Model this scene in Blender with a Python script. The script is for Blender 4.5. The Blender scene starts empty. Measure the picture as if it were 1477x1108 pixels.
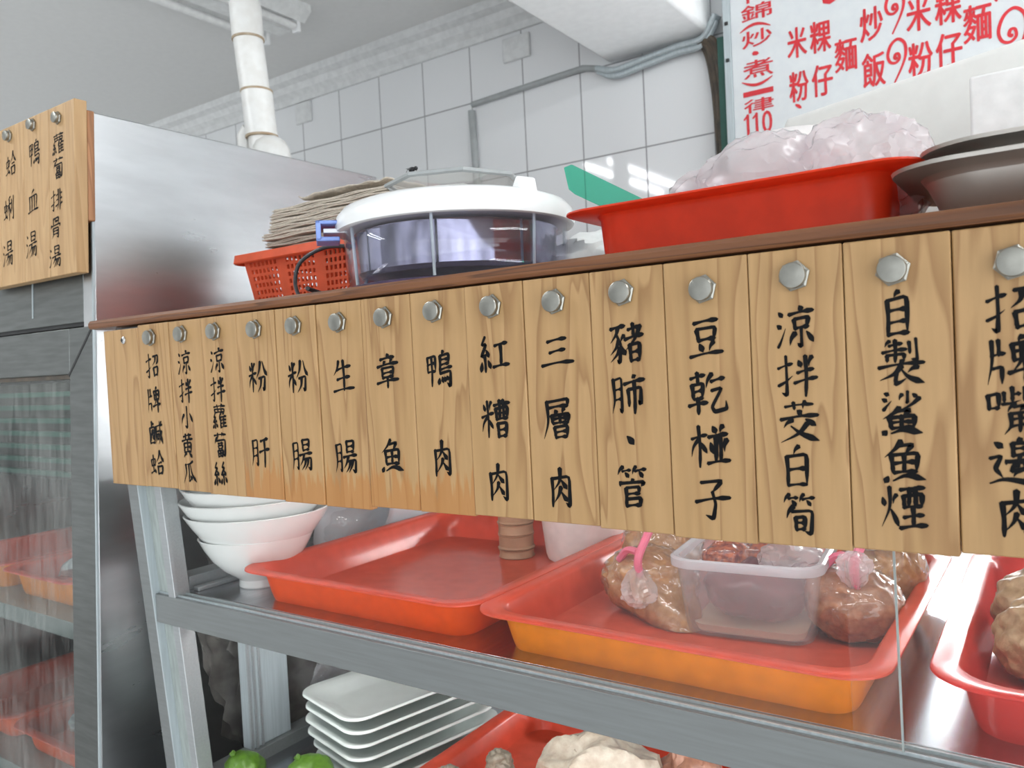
import bpy, bmesh, math, random
from mathutils import Vector, Matrix, noise
sc = bpy.context.scene
COL = sc.collection
PI = math.pi

# ------------------------------------------------------------------ camera
CY, CZ = -0.72, 1.45
yaw, pitch, roll = math.radians(34.5102), math.radians(-1.7353), math.radians(-2.8299)
r0 = Vector((math.cos(yaw), math.sin(yaw), 0)); f0 = Vector((-math.sin(yaw), math.cos(yaw), 0)); u0 = Vector((0, 0, 1))
f1 = f0*math.cos(pitch)+u0*math.sin(pitch); u1 = u0*math.cos(pitch)-f0*math.sin(pitch)
r2 = r0*math.cos(roll)+u1*math.sin(roll); u2 = u1*math.cos(roll)-r0*math.sin(roll)
cd = bpy.data.cameras.new('camera'); cam = bpy.data.objects.new('camera', cd); COL.objects.link(cam)
cam.matrix_world = Matrix(((r2.x, u2.x, -f1.x, 0), (r2.y, u2.y, -f1.y, CY), (r2.z, u2.z, -f1.z, CZ), (0, 0, 0, 1)))
cd.sensor_width = 36; cd.lens = 1148.384/1477*36; cd.clip_start = 0.02
cd.dof.use_dof = True; cd.dof.focus_distance = 0.95; cd.dof.aperture_fstop = 9
sc.camera = cam

# ------------------------------------------------------------------ world (overcast street light, brighter from the open side)
w = bpy.data.worlds.new('daylight'); sc.world = w; w.use_nodes = True
nt = w.node_tree; nt.nodes.clear()
def N(t, typ, **kw):
    n = t.nodes.new(typ)
    for k, v in kw.items():
        if k.startswith('i_'): n.inputs[k[2:].replace('_', ' ')].default_value = v
        else: setattr(n, k, v)
    return n
def L(t, a, b): t.links.new(a, b)
tc = N(nt, 'ShaderNodeTexCoord'); dt = N(nt, 'ShaderNodeVectorMath', operation='DOT_PRODUCT'); dt.inputs[1].default_value = (0.93, -0.24, 0.04)
mr = N(nt, 'ShaderNodeMapRange'); mr.inputs['From Min'].default_value = -0.6; mr.inputs['From Max'].default_value = 0.95
mr.inputs['To Min'].default_value = 0.28; mr.inputs['To Max'].default_value = 2.2
bg = N(nt, 'ShaderNodeBackground'); bg.inputs['Color'].default_value = (0.93, 0.97, 1.0, 1); wo = N(nt, 'ShaderNodeOutputWorld')
L(nt, tc.outputs['Generated'], dt.inputs[0]); L(nt, dt.outputs['Value'], mr.inputs['Value']); wm = N(nt, 'ShaderNodeMapping'); wm.inputs['Scale'].default_value = (1, 1, .22); wn = N(nt, 'ShaderNodeTexNoise'); wn.inputs['Scale'].default_value = 3.2; wn.inputs['Detail'].default_value = 2
wr = N(nt, 'ShaderNodeMapRange'); wr.inputs['From Min'].default_value = .36; wr.inputs['From Max'].default_value = .64; wr.inputs['To Min'].default_value = .40; wr.inputs['To Max'].default_value = 1.6
wx = N(nt, 'ShaderNodeMath', operation='MULTIPLY')
L(nt, tc.outputs['Generated'], wm.inputs[0]); L(nt, wm.outputs[0], wn.inputs['Vector']); L(nt, wn.outputs['Fac'], wr.inputs['Value'])
L(nt, mr.outputs['Result'], wx.inputs[0]); L(nt, wr.outputs['Result'], wx.inputs[1]); L(nt, wx.outputs[0], bg.inputs['Strength']); L(nt, bg.outputs[0], wo.inputs[0])

sc.view_settings.view_transform = 'Standard'; sc.view_settings.look = 'None'; sc.view_settings.gamma = 1.0
sc.view_settings.use_curve_mapping = False; sc.view_settings.exposure = 0.2
sc.cycles.use_denoising = True
sc.cycles.max_bounces = 10; sc.cycles.transparent_max_bounces = 24; sc.cycles.sample_clamp_indirect = 6

# ------------------------------------------------------------------ materials
def newmat(name):
    m = bpy.data.materials.new(name); m.use_nodes = True; t = m.node_tree; t.nodes.clear()
    return m, t, N(t, 'ShaderNodeOutputMaterial')
def noisecol(t, c1, c2, scale=(8, 8, 8), nscale=5, detail=4, coord='Object', lo=.35, hi=.65):
    tc = N(t, 'ShaderNodeTexCoord'); mp = N(t, 'ShaderNodeMapping'); mp.inputs['Scale'].default_value = scale
    nz = N(t, 'ShaderNodeTexNoise'); nz.inputs['Scale'].default_value = nscale; nz.inputs['Detail'].default_value = detail
    cr = N(t, 'ShaderNodeValToRGB'); e = cr.color_ramp.elements
    e[0].position = lo; e[0].color = (*c1, 1); e[1].position = hi; e[1].color = (*c2, 1)
    L(t, tc.outputs[coord], mp.inputs[0]); L(t, mp.outputs[0], nz.inputs['Vector']); L(t, nz.outputs['Fac'], cr.inputs[0])
    return cr.outputs[0], nz.outputs['Fac'], mp.outputs[0]
def plain(name, c1, c2=None, rough=.5, metal=0, scale=(8, 8, 8), bump=0, spec=.5, nscale=5, **kw):
    m, t, o = newmat(name); b = N(t, 'ShaderNodeBsdfPrincipled')
    col, fac, _ = noisecol(t, c1, c2 or tuple(x*.88 for x in c1), scale, nscale)
    L(t, col, b.inputs['Base Color']); b.inputs['Roughness'].default_value = rough; b.inputs['Metallic'].default_value = metal
    b.inputs['Specular IOR Level'].default_value = spec
    for k, v in kw.items(): b.inputs[k.replace('_', ' ')].default_value = v
    if bump:
        bp = N(t, 'ShaderNodeBump'); bp.inputs['Strength'].default_value = bump; bp.inputs['Distance'].default_value = .003
        L(t, fac, bp.inputs['Height']); L(t, bp.outputs[0], b.inputs['Normal'])
    L(t, b.outputs[0], o.inputs[0]); return m
def translucent(name, c, tcol, fac=.4, rough=.3, c2=None, spec=.35):
    m, t, o = newmat(name); b = N(t, 'ShaderNodeBsdfPrincipled'); tr = N(t, 'ShaderNodeBsdfTranslucent'); mx = N(t, 'ShaderNodeMixShader')
    col, f, _ = noisecol(t, c, c2 or tuple(x*.85 for x in c))
    L(t, col, b.inputs['Base Color']); b.inputs['Roughness'].default_value = rough; b.inputs['Specular IOR Level'].default_value = spec; tr.inputs[0].default_value = (*tcol, 1)
    mx.inputs[0].default_value = fac; L(t, b.outputs[0], mx.inputs[1]); L(t, tr.outputs[0], mx.inputs[2]); L(t, mx.outputs[0], o.inputs[0]); return m
def film(name, col=(1, 1, 1), clear=.75, rough=.08, gl=.5, haze=(.9, .9, .9), bump=0, bscale=40):
    # thin clear plastic or glass: see-through + sheen + a little haze
    m, t, o = newmat(name)
    tp = N(t, 'ShaderNodeBsdfTransparent'); tp.inputs[0].default_value = (*col, 1)
    df = N(t, 'ShaderNodeBsdfDiffuse'); df.inputs[0].default_value = (*haze, 1)
    tl = N(t, 'ShaderNodeBsdfTranslucent'); tl.inputs[0].default_value = (*haze, 1)
    gs = N(t, 'ShaderNodeBsdfGlossy'); gs.inputs['Roughness'].default_value = rough
    m0 = N(t, 'ShaderNodeMixShader'); m0.inputs[0].default_value = .5
    m1 = N(t, 'ShaderNodeMixShader'); m1.inputs[0].default_value = clear
    m2 = N(t, 'ShaderNodeMixShader'); fr = N(t, 'ShaderNodeLayerWeight'); pw = N(t, 'ShaderNodeMath', operation='POWER'); pw.inputs[1].default_value = 5
    mt = N(t, 'ShaderNodeMath', operation='MULTIPLY_ADD'); mt.inputs[1].default_value = gl*1.9; mt.inputs[2].default_value = gl*.08; mt.use_clamp = True
    tc = N(t, 'ShaderNodeTexCoord'); nz = N(t, 'ShaderNodeTexNoise'); nz.inputs['Scale'].default_value = bscale
    L(t, tc.outputs['Object'], nz.inputs['Vector'])
    if bump:
        bp = N(t, 'ShaderNodeBump'); bp.inputs['Strength'].default_value = bump; bp.inputs['Distance'].default_value = .004
        L(t, nz.outputs['Fac'], bp.inputs['Height']); L(t, bp.outputs[0], gs.inputs['Normal']); L(t, bp.outputs[0], fr.inputs['Normal'])
    L(t, df.outputs[0], m0.inputs[1]); L(t, tl.outputs[0], m0.inputs[2])
    L(t, m0.outputs[0], m1.inputs[1]); L(t, tp.outputs[0], m1.inputs[2])
    L(t, fr.outputs['Facing'], pw.inputs[0]); L(t, pw.outputs[0], mt.inputs[0]); L(t, mt.outputs[0], m2.inputs[0]); L(t, m1.outputs[0], m2.inputs[1]); L(t, gs.outputs[0], m2.inputs[2])
    L(t, m2.outputs[0], o.inputs[0]); return m
def emit(name, col, s):
    m, t, o = newmat(name); e = N(t, 'ShaderNodeEmission'); e.inputs[0].default_value = (*col, 1); e.inputs[1].default_value = s
    L(t, e.outputs[0], o.inputs[0]); return m
def wood(name, c1, c2, cd, stain=0, rough=.5, axis='Z'):
    m, t, o = newmat(name); b = N(t, 'ShaderNodeBsdfPrincipled'); tc = N(t, 'ShaderNodeTexCoord')
    oi = N(t, 'ShaderNodeObjectInfo'); vm = N(t, 'ShaderNodeVectorMath', operation='MULTIPLY_ADD')
    cb = N(t, 'ShaderNodeCombineXYZ'); ml = N(t, 'ShaderNodeMath', operation='MULTIPLY'); ml.inputs[1].default_value = 37
    L(t, oi.outputs['Random'], ml.inputs[0])
    for i in range(3): L(t, ml.outputs[0], cb.inputs[i])
    sv = (14, 14, 1.3) if axis == 'Z' else (1.0, 30, 30)
    vm.inputs[1].default_value = sv
    L(t, tc.outputs['Object'], vm.inputs[0]); L(t, cb.outputs[0], vm.inputs[2])
    n1 = N(t, 'ShaderNodeTexNoise'); n1.inputs['Scale'].default_value = 1.0; n1.inputs['Detail'].default_value = 3; n1.inputs['Distortion'].default_value = .4
    L(t, vm.outputs[0], n1.inputs['Vector'])
    # ring lines: repeated bands of the warped noise
    mm = N(t, 'ShaderNodeMath', operation='MULTIPLY'); mm.inputs[1].default_value = 9; fr = N(t, 'ShaderNodeMath', operation='FRACT')
    L(t, n1.outputs['Fac'], mm.inputs[0]); L(t, mm.outputs[0], fr.inputs[0])
    cr = N(t, 'ShaderNodeValToRGB'); e = cr.color_ramp.elements
    e[0].position = 0; e[0].color = (*c1, 1); e[1].position = 1; e[1].color = (*c1, 1)
    x = e.new(.62); x.color = (*c2, 1); x = e.new(.90); x.color = (*cd, 1); x = e.new(.97); x.color = (*c1, 1)
    L(t, fr.outputs[0], cr.inputs[0])
    vs = N(t, 'ShaderNodeVectorMath', operation='MULTIPLY'); vs.inputs[1].default_value = tuple(v*9 for v in sv)
    L(t, tc.outputs['Object'], vs.inputs[0])
    n2 = N(t, 'ShaderNodeTexNoise'); n2.inputs['Scale'].default_value = 1; n2.inputs['Detail'].default_value = 4; L(t, vs.outputs[0], n2.inputs['Vector'])
    mxa = N(t, 'ShaderNodeMix', data_type='RGBA', blend_type='MIX'); mxa.inputs[0].default_value = .30
    L(t, cr.outputs[0], mxa.inputs[6])
    c3 = N(t, 'ShaderNodeValToRGB'); c3.color_ramp.elements[0].color = (*[v*.8 for v in c2], 1); c3.color_ramp.elements[1].color = (*[min(1, v*1.12) for v in c1], 1)
    c3.color_ramp.elements[0].position = .3; c3.color_ramp.elements[1].position = .7
    L(t, n2.outputs['Fac'], c3.inputs[0]); L(t, c3.outputs[0], mxa.inputs[7]); out = mxa.outputs[2]
    if stain:
        sp = N(t, 'ShaderNodeSeparateXYZ'); L(t, tc.outputs['Object'], sp.inputs[0])
        v2 = N(t, 'ShaderNodeVectorMath', operation='MULTIPLY_ADD'); v2.inputs[1].default_value = (120, 120, 13)
        L(t, tc.outputs['Object'], v2.inputs[0]); L(t, cb.outputs[0], v2.inputs[2])
        n3 = N(t, 'ShaderNodeTexNoise'); n3.inputs['Scale'].default_value = 1; n3.inputs['Detail'].default_value = 3; L(t, v2.outputs[0], n3.inputs['Vector'])
        ma = N(t, 'ShaderNodeMath', operation='MULTIPLY_ADD'); ma.inputs[1].default_value = -7.0; ma.inputs[2].default_value = -.60+stain
        L(t, sp.outputs['Z'], ma.inputs[0])
        ad = N(t, 'ShaderNodeMath', operation='ADD'); L(t, ma.outputs[0], ad.inputs[0]); L(t, n3.outputs['Fac'], ad.inputs[1])
        mr = N(t, 'ShaderNodeMapRange'); mr.inputs['From Min'].default_value = .50; mr.inputs['From Max'].default_value = .60; mr.inputs['To Max'].default_value = .6
        L(t, ad.outputs[0], mr.inputs['Value'])
        ms = N(t, 'ShaderNodeMix', data_type='RGBA', blend_type='MIX'); ms.inputs[7].default_value = (.40, .155, .03, 1)
        L(t, mr.outputs[0], ms.inputs[0]); L(t, out, ms.inputs[6]); out = ms.outputs[2]
    L(t, out, b.inputs['Base Color']); b.inputs['Roughness'].default_value = rough
    L(t, b.outputs[0], o.inputs[0]); return m
def steel(name, c, rough, scale, c2=None, bump=.15):
    m, t, o = newmat(name); b = N(t, 'ShaderNodeBsdfPrincipled'); b.inputs['Metallic'].default_value = 1
    col, fac, _ = noisecol(t, c, c2 or tuple(x*.85 for x in c), scale, 4, 6)
    L(t, col, b.inputs['Base Color'])
    mr = N(t, 'ShaderNodeMapRange'); mr.inputs['To Min'].default_value = rough*.75; mr.inputs['To Max'].default_value = rough*1.25
    L(t, fac, mr.inputs['Value']); L(t, mr.outputs[0], b.inputs['Roughness'])
    if bump:
        bp = N(t, 'ShaderNodeBump'); bp.inputs['Strength'].default_value = bump; bp.inputs['Distance'].default_value = .001
        L(t, fac, bp.inputs['Height']); L(t, bp.outputs[0], b.inputs['Normal'])
    L(t, b.outputs[0], o.inputs[0]); return m
def tilemat():
    m, t, o = newmat('glazed_white_tile'); b = N(t, 'ShaderNodeBsdfPrincipled'); tc = N(t, 'ShaderNodeTexCoord')
    mp = N(t, 'ShaderNodeMapping'); mp.inputs['Location'].default_value = (1.238+.2170*20, 0, -2.0785+.2760*20)
    sp = N(t, 'ShaderNodeSeparateXYZ'); L(t, tc.outputs['Object'], mp.inputs[0]); L(t, mp.outputs[0], sp.inputs[0])
    def line(sock, size):
        d = N(t, 'ShaderNodeMath', operation='DIVIDE'); d.inputs[1].default_value = size; f = N(t, 'ShaderNodeMath', operation='FRACT')
        s = N(t, 'ShaderNodeMath', operation='SUBTRACT'); s.inputs[1].default_value = .5; a = N(t, 'ShaderNodeMath', operation='ABSOLUTE')
        g = N(t, 'ShaderNodeMath', operation='GREATER_THAN'); g.inputs[1].default_value = .5-.0022/size
        L(t, sock, d.inputs[0]); L(t, d.outputs[0], f.inputs[0]); L(t, f.outputs[0], s.inputs[0]); L(t, s.outputs[0], a.inputs[0]); L(t, a.outputs[0], g.inputs[0]); return g.outputs[0]
    mx = N(t, 'ShaderNodeMath', operation='MAXIMUM'); L(t, line(sp.outputs['X'], .2170), mx.inputs[0]); L(t, line(sp.outputs['Z'], .2760), mx.inputs[1])
    mc = N(t, 'ShaderNodeMix', data_type='RGBA'); mc.inputs[6].default_value = (.76, .77, .78, 1); mc.inputs[7].default_value = (.27, .27, .28, 1); L(t, mx.outputs[0], mc.inputs[0])
    rr = N(t, 'ShaderNodeMath', operation='MULTIPLY_ADD'); rr.inputs[1].default_value = .5; rr.inputs[2].default_value = .055; L(t, mx.outputs[0], rr.inputs[0])
    L(t, mc.outputs[2], b.inputs['Base Color']); L(t, rr.outputs[0], b.inputs['Roughness'])
    bp = N(t, 'ShaderNodeBump'); bp.inputs['Strength'].default_value = .4; bp.inputs['Distance'].default_value = .002; bp.invert = True
    L(t, mx.outputs[0], bp.inputs['Height']); L(t, bp.outputs[0], b.inputs['Normal'])
    L(t, b.outputs[0], o.inputs[0]); return m
def wetglass():
    # cold glass door: clear with streaks of condensation
    m, t, o = newmat('fogged_door_glass'); tc = N(t, 'ShaderNodeTexCoord'); mp = N(t, 'ShaderNodeMapping'); mp.inputs['Scale'].default_value = (90, 90, 9)
    nz = N(t, 'ShaderNodeTexNoise'); nz.inputs['Scale'].default_value = 1.2; nz.inputs['Detail'].default_value = 5
    n2 = N(t, 'ShaderNodeTexNoise'); n2.inputs['Scale'].default_value = 5; n2.inputs['Detail'].default_value = 2
    L(t, tc.outputs['Object'], mp.inputs[0]); L(t, mp.outputs[0], nz.inputs[0]); L(t, tc.outputs['Object'], n2.inputs[0])
    ml = N(t, 'ShaderNodeMath', operation='MULTIPLY'); L(t, nz.outputs['Fac'], ml.inputs[0]); L(t, n2.outputs['Fac'], ml.inputs[1])
    mr = N(t, 'ShaderNodeMapRange'); mr.inputs['From Min'].default_value = .16; mr.inputs['From Max'].default_value = .42; mr.inputs['To Min'].default_value = .0; mr.inputs['To Max'].default_value = .20
    L(t, ml.outputs[0], mr.inputs['Value'])
    tp = N(t, 'ShaderNodeBsdfTransparent'); tp.inputs[0].default_value = (.9, .93, .92, 1); df = N(t, 'ShaderNodeBsdfDiffuse'); df.inputs[0].default_value = (.5, .5, .48, 1)
    gs = N(t, 'ShaderNodeBsdfGlossy'); gs.inputs['Roughness'].default_value = .1
    a = N(t, 'ShaderNodeMixShader'); L(t, mr.outputs[0], a.inputs[0]); L(t, tp.outputs[0], a.inputs[1]); L(t, df.outputs[0], a.inputs[2])
    b = N(t, 'ShaderNodeMixShader'); b.inputs[0].default_value = .05; L(t, a.outputs[0], b.inputs[1]); L(t, gs.outputs[0], b.inputs[2]); L(t, b.outputs[0], o.inputs[0]); return m

M = dict(
 tile=tilemat(), ceil=plain('ceiling_paint', (.70, .70, .69), (.68, .68, .67), .8), cornice=plain('cornice_paint', (.72, .73, .73), rough=.5),
 beam=plain('beam_paint', (.84, .85, .85), (.8, .81, .81), .5), floor=plain('floor_concrete', (.66, .65, .63), rough=.6, scale=(2, 2, 2)),
 plank=wood('pine_plank', (.44, .268, .118), (.40, .238, .098), (.26, .13, .047)),
 plankst=wood('pine_plank_stained', (.44, .268, .118), (.40, .238, .098), (.26, .13, .047), stain=.90),
 board=wood('pine_panel', (.47, .30, .145), (.43, .265, .12), (.36, .21, .09)),
 oldwood=wood('aged_brown_wood', (.20, .078, .027), (.15, .053, .018), (.045, .016, .006), axis='X', rough=.42),
 cleat=wood('reddish_wood', (.40, .19, .085), (.34, .15, .06), (.2, .08, .03)),
 ink=plain('black_ink', (.004, .004, .0045), (.007, .007, .0075), .6, spec=.12), red=plain('red_paint', (.62, .02, .03), (.55, .02, .03), .5),
 bolt=steel('nickel_cap', (.36, .355, .32), .34, (20, 20, 20)), screw=steel('zinc_screw', (.6, .6, .6), .25, (20, 20, 20)),
 fridge=steel('brushed_steel', (.56, .57, .58), .30, (3, 1.5, 7), (.49, .50, .51), bump=.08), frame=steel('grey_steel_frame', (.19, .20, .195), .42, (3, 3, 30), bump=.05),
 alu=plain('anodised_aluminium', (.42, .44, .45), (.38, .40, .41), .42, .55, (2, 60, 60)), alud=plain('painted_grey_rail', (.20, .215, .215), (.18, .19, .19), .38, .2, (2, 40, 40)),
 alul=plain('pale_aluminium', (.47, .53, .55), (.40, .45, .47), .42, .2, (40, 40, 2)), chan=plain('channel_gasket', (.38, .43, .41), (.27, .30, .29), .5, 0, (40, 40, 3)), shelf=steel('shelf_steel', (.56, .57, .60), .22, (40, 2, 2), bump=.05),
 dark=plain('dark_gap', (.03, .03, .03), rough=.7), grime=plain('dark_case_lining', (.15, .135, .125), (.07, .06, .055), .5, 0, (6, 6, 6)),
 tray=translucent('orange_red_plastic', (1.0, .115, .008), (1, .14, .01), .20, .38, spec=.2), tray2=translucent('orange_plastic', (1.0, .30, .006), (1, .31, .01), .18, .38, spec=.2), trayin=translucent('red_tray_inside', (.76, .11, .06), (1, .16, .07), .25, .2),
 tray3=translucent('pinkish_red_plastic', (.72, .06, .05), (1, .16, .1), .35, .22), tub=translucent('red_orange_plastic', (.74, .06, .02), (1, .14, .03), .30, .30),
 basket=translucent('basket_plastic', (.86, .15, .06), (1, .25, .10), .3, .4),
 porcelain=plain('white_porcelain', (.80, .81, .80), (.78, .79, .78), .12), melamine=plain('pale_green_melamine', (.74, .79, .76), (.71, .76, .73), .2),
 lid=plain('white_plastic', (.86, .87, .87), (.84, .85, .85), .25), blue=plain('blue_latch_plastic', (.22, .33, .74), rough=.3), purple=plain('dark_purple_plastic', (.10, .07, .14), (.07, .05, .10), .3),
 milkrim=film('milky_rim', (.95, .95, .97), .38, .2, .4, (.84, .85, .88)), clam=film('clear_food_box', (.93, .93, .92), .82, .06, .5, (.62, .62, .60)), acrylic=film('clear_acrylic', (.95, .95, 1), .965, .03, .4), glass=film('case_glass', (.985, .99, .985), .993, .02, .22), wet=wetglass(),
 box=film('milky_plastic', (.97, .97, .98), .76, .2, .35, (.86, .86, .88)), bag=film('clear_bag', (.98, .98, .98), .94, .1, .7, (.9, .9, .92), .6, 60),
 zbag=film('zip_bag', (.97, .98, 1), .18, .12, .8, (.93, .95, .98), .5, 25), ruffle=film('bag_ruffle', (1, .98, .99), .62, .12, .7, (.92, .90, .91), .5, 60), wbag=film('white_bag', (1, .98, .985), .52, .2, .45, (.84, .81, .83), .6, 25),
 green=film('green_acrylic', (.42, .88, .74), .80, .1, .5, (.06, .55, .40)), pink=translucent('pink_tie', (.9, .25, .38), (1, .3, .45), .3),
 sauce=plain('brown_sauce', (.46, .245, .11), (.36, .17, .07), .25, 0, (25, 25, 25), .3), sauce2=plain('brown_meat_sauce', (.42, .19, .10), (.30, .12, .06), .3, 0, (25, 25, 25), .3),
 pot=steel('polished_pot', (.34, .34, .40), .10, (5, 5, 5), bump=0), pan=steel('dull_steel_pan', (.64, .61, .57), .5, (3, 3, 3), (.58, .55, .51), bump=.03),
 paper=plain('newsprint', (.62, .55, .46), (.44, .39, .33), .85, 0, (30, 30, 160)), foam=plain('white_foam', (.85, .85, .82), (.82, .82, .79), .6), card=plain('white_card', (.84, .84, .83), rough=.6),
 pvc=plain('white_pvc', (.78, .78, .76), (.72, .71, .68), .35), dirt=plain('rust_dirt', (.33, .23, .14), (.45, .38, .28), .8), lamp=plain('lamp_housing', (.78, .79, .78), rough=.4),
 cord=plain('black_cable', (.03, .03, .035), rough=.45), grey=plain('grey_conduit', (.36, .38, .38), rough=.5), brown=plain('brown_cable', (.10, .075, .05), (.05, .04, .03), .5), dgreen=plain('dark_green_board', (.02, .09, .07), rough=.6),
 sign=plain('white_sign_board', (.66, .69, .70), (.63, .66, .68), .4), tan=plain('tan_card', (.42, .26, .16), (.36, .21, .13), .6), cup=plain('white_tub_plastic', (.80, .76, .75), rough=.35),
 meat=plain('poached_meat', (.66, .60, .49), (.52, .43, .33), .36, 0, (14, 14, 14), .5), feet=plain('grey_trotter', (.33, .29, .22), (.20, .165, .125), .32, 0, (30, 30, 30), .5), pinkmeat=plain('pink_meat', (.48, .25, .17), (.36, .17, .11), .35, 0, (20, 20, 20), .4),
 loaf=plain('brown_fish_cake', (.44, .30, .17), (.32, .20, .105), .42, 0, (22, 22, 22), .6), lime=plain('green_fruit_skin', (.10, .22, .018), (.07, .16, .014), .35, 0, (25, 25, 25), .2), fish=plain('silver_fish', (.60, .62, .64), (.22, .24, .27), .25, .5, (12, 12, 12), .2),
 tube=emit('fluorescent_tube', (.95, .98, 1), 48), fridgefill=emit('added_fridge_glow', (1, .97, .92), 14), casefill=emit('added_case_glow', (1, .99, .96), 20), battenfill=emit('added_batten_glow', (.95, .98, 1), 60), tubeoff=plain('unlit_tube', (.80, .80, .79), rough=.3), label=plain('printed_label', (.72, .74, .75), (.55, .57, .58), .5, 0, (60, 60, 60)), barcode=plain('label_stripes', (.06, .06, .07), (.5, .5, .5), .6, 0, (1, 260, 1), nscale=3),  # fridge, case and batten tubes are added, unseen light sources
 char=plain('red_orange_filling', (.52, .12, .04), (.16, .02, .02), .2, 0, (30, 30, 30), .3), maroon=plain('maroon_filling', (.10, .03, .04), (.17, .065, .075), .3, 0, (14, 14, 14), .3), flyb=plain('fly_black', (.01, .01, .012), rough=.3), wing=film('fly_wing', (.6, .6, .6), .6), cream=plain('cream_paper', (.70, .60, .42), (.66, .56, .40), .6),
)

# ------------------------------------------------------------------ mesh helpers
def link(name, bm, mat, parent=None, smooth=True, bev=0, mods=None, angle=35):
    me = bpy.data.meshes.new(name)
    bmesh.ops.recalc_face_normals(bm, faces=bm.faces)
    bm.to_mesh(me); bm.free()
    o = bpy.data.objects.new(name, me); COL.objects.link(o)
    if isinstance(mat, str): mat = M[mat]
    me.materials.append(mat)
    if parent is not None: o.parent = parent; o.matrix_parent_inverse = Matrix.Translation(-parent.location) if not parent.get('_rot') else parent.matrix_basis.inverted()
    if bev:
        md = o.modifiers.new('bevel', 'BEVEL'); md.width = bev; md.segments = 2; md.limit_method = 'ANGLE'; md.angle_limit = math.radians(30)
    if smooth:
        for p in me.polygons: p.use_smooth = True
        if not (mods and 'SUB' in mods): me.set_sharp_from_angle(angle=math.radians(angle))
    return o
def thing(name, label, cat, loc, group=None):
    o = bpy.data.objects.new(name, None); COL.objects.link(o); o.location = loc; o.empty_display_size = .02
    return tag(o, label, cat, group)
def tag(o, label, cat, group=None):
    o['label'] = label; o['category'] = cat
    if group: o['group'] = group
    return o
def struct(o): o['kind'] = 'structure'; return o
def box(bm, x0, x1, y0, y1, z0, z1):
    v = [bm.verts.new((x, y, z)) for x in (x0, x1) for y in (y0, y1) for z in (z0, z1)]
    for f in ((0, 1, 3, 2), (4, 6, 7, 5), (0, 4, 5, 1), (2, 3, 7, 6), (0, 2, 6, 4), (1, 5, 7, 3)): bm.faces.new([v[i] for i in f])
    return v
def hexa(bm, pts):
    v = [bm.verts.new(p) for p in pts]
    for f in ((0, 1, 3, 2), (4, 6, 7, 5), (0, 4, 5, 1), (2, 3, 7, 6), (0, 2, 6, 4), (1, 5, 7, 3)): bm.faces.new([v[i] for i in f])
def B(): return bmesh.new()
def boxo(name, dims, mat, parent=None, bev=.001):
    bm = B(); box(bm, *dims); return link(name, bm, mat, parent, bev=bev)
def lathe(bm, prof, c=(0, 0, 0), n=48, caps=True):
    rings = []
    for r, z in prof:
        rings.append([bm.verts.new((c[0]+r*math.cos(2*PI*i/n), c[1]+r*math.sin(2*PI*i/n), c[2]+z)) for i in range(n)])
    for a, b in zip(rings, rings[1:]):
        for i in range(n): bm.faces.new((a[i], a[(i+1) % n], b[(i+1) % n], b[i]))
    if caps: bm.faces.new(rings[0][::-1]); bm.faces.new(rings[-1])
def rrect(hx, hy, r, n=6):
    r = min(r, hx-1e-4, hy-1e-4); pts = []
    for cx, cy, a0 in ((hx-r, hy-r, 0), (-hx+r, hy-r, PI/2), (-hx+r, -hy+r, PI), (hx-r, -hy+r, 1.5*PI)):
        for i in range(n+1):
            a = a0+PI/2*i/n; pts.append((cx+r*math.cos(a), cy+r*math.sin(a)))
    return pts
def loft(bm, secs, c=(0, 0, 0), rot=0, n=6, close=True, captop=True):
    # secs: (half x, half y, corner radius, z)
    rings = []; ca, sa = math.cos(rot), math.sin(rot)
    for hx, hy, r, z in secs:
        rings.append([bm.verts.new((c[0]+x*ca-y*sa, c[1]+x*sa+y*ca, c[2]+z)) for x, y in rrect(hx, hy, r, n)])
    for a, b in zip(rings, rings[1:]):
        k = len(a)
        for i in range(k): bm.faces.new((a[i], a[(i+1) % k], b[(i+1) % k], b[i]))
    if close: bm.faces.new(rings[0][::-1])
    if captop: bm.faces.new(rings[-1])
    return rings
def tube(bm, pts, r, n=10, caps=True):
    pts = [Vector(p) for p in pts]; rings = []
    rs = r if isinstance(r, (list, tuple)) else [r]*len(pts)
    prev = None
    for i, p in enumerate(pts):
        d = (pts[min(i+1, len(pts)-1)]-pts[max(i-1, 0)]).normalized()
        if prev is None:
            a = d.cross(Vector((0, 0, 1))); a = a if a.length > .1 else d.cross(Vector((1, 0, 0)))
        else: a = prev-d*prev.dot(d)
        a.normalize(); prev = a; b = d.cross(a)
        rings.append([bm.verts.new(p+(a*math.cos(2*PI*k/n)+b*math.sin(2*PI*k/n))*rs[i]) for k in range(n)])
    for a, b in zip(rings, rings[1:]):
        for k in range(n): bm.faces.new((a[k], a[(k+1) % n], b[(k+1) % n], b[k]))
    if caps: bm.faces.new(rings[0][::-1]); bm.faces.new(rings[-1])
def spline(pts, n=8):
    P = [Vector(p) for p in pts]; P = [P[0]*2-P[1]]+P+[P[-1]*2-P[-2]]; out = []
    for i in range(1, len(P)-2):
        for k in range(n):
            t = k/n; a, b, c, d = P[i-1:i+3]
            out.append(.5*((2*b)+(c-a)*t+(2*a-5*b+4*c-d)*t*t+(3*b-a-3*c+d)*t**3))
    out.append(P[-2]); return out
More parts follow.
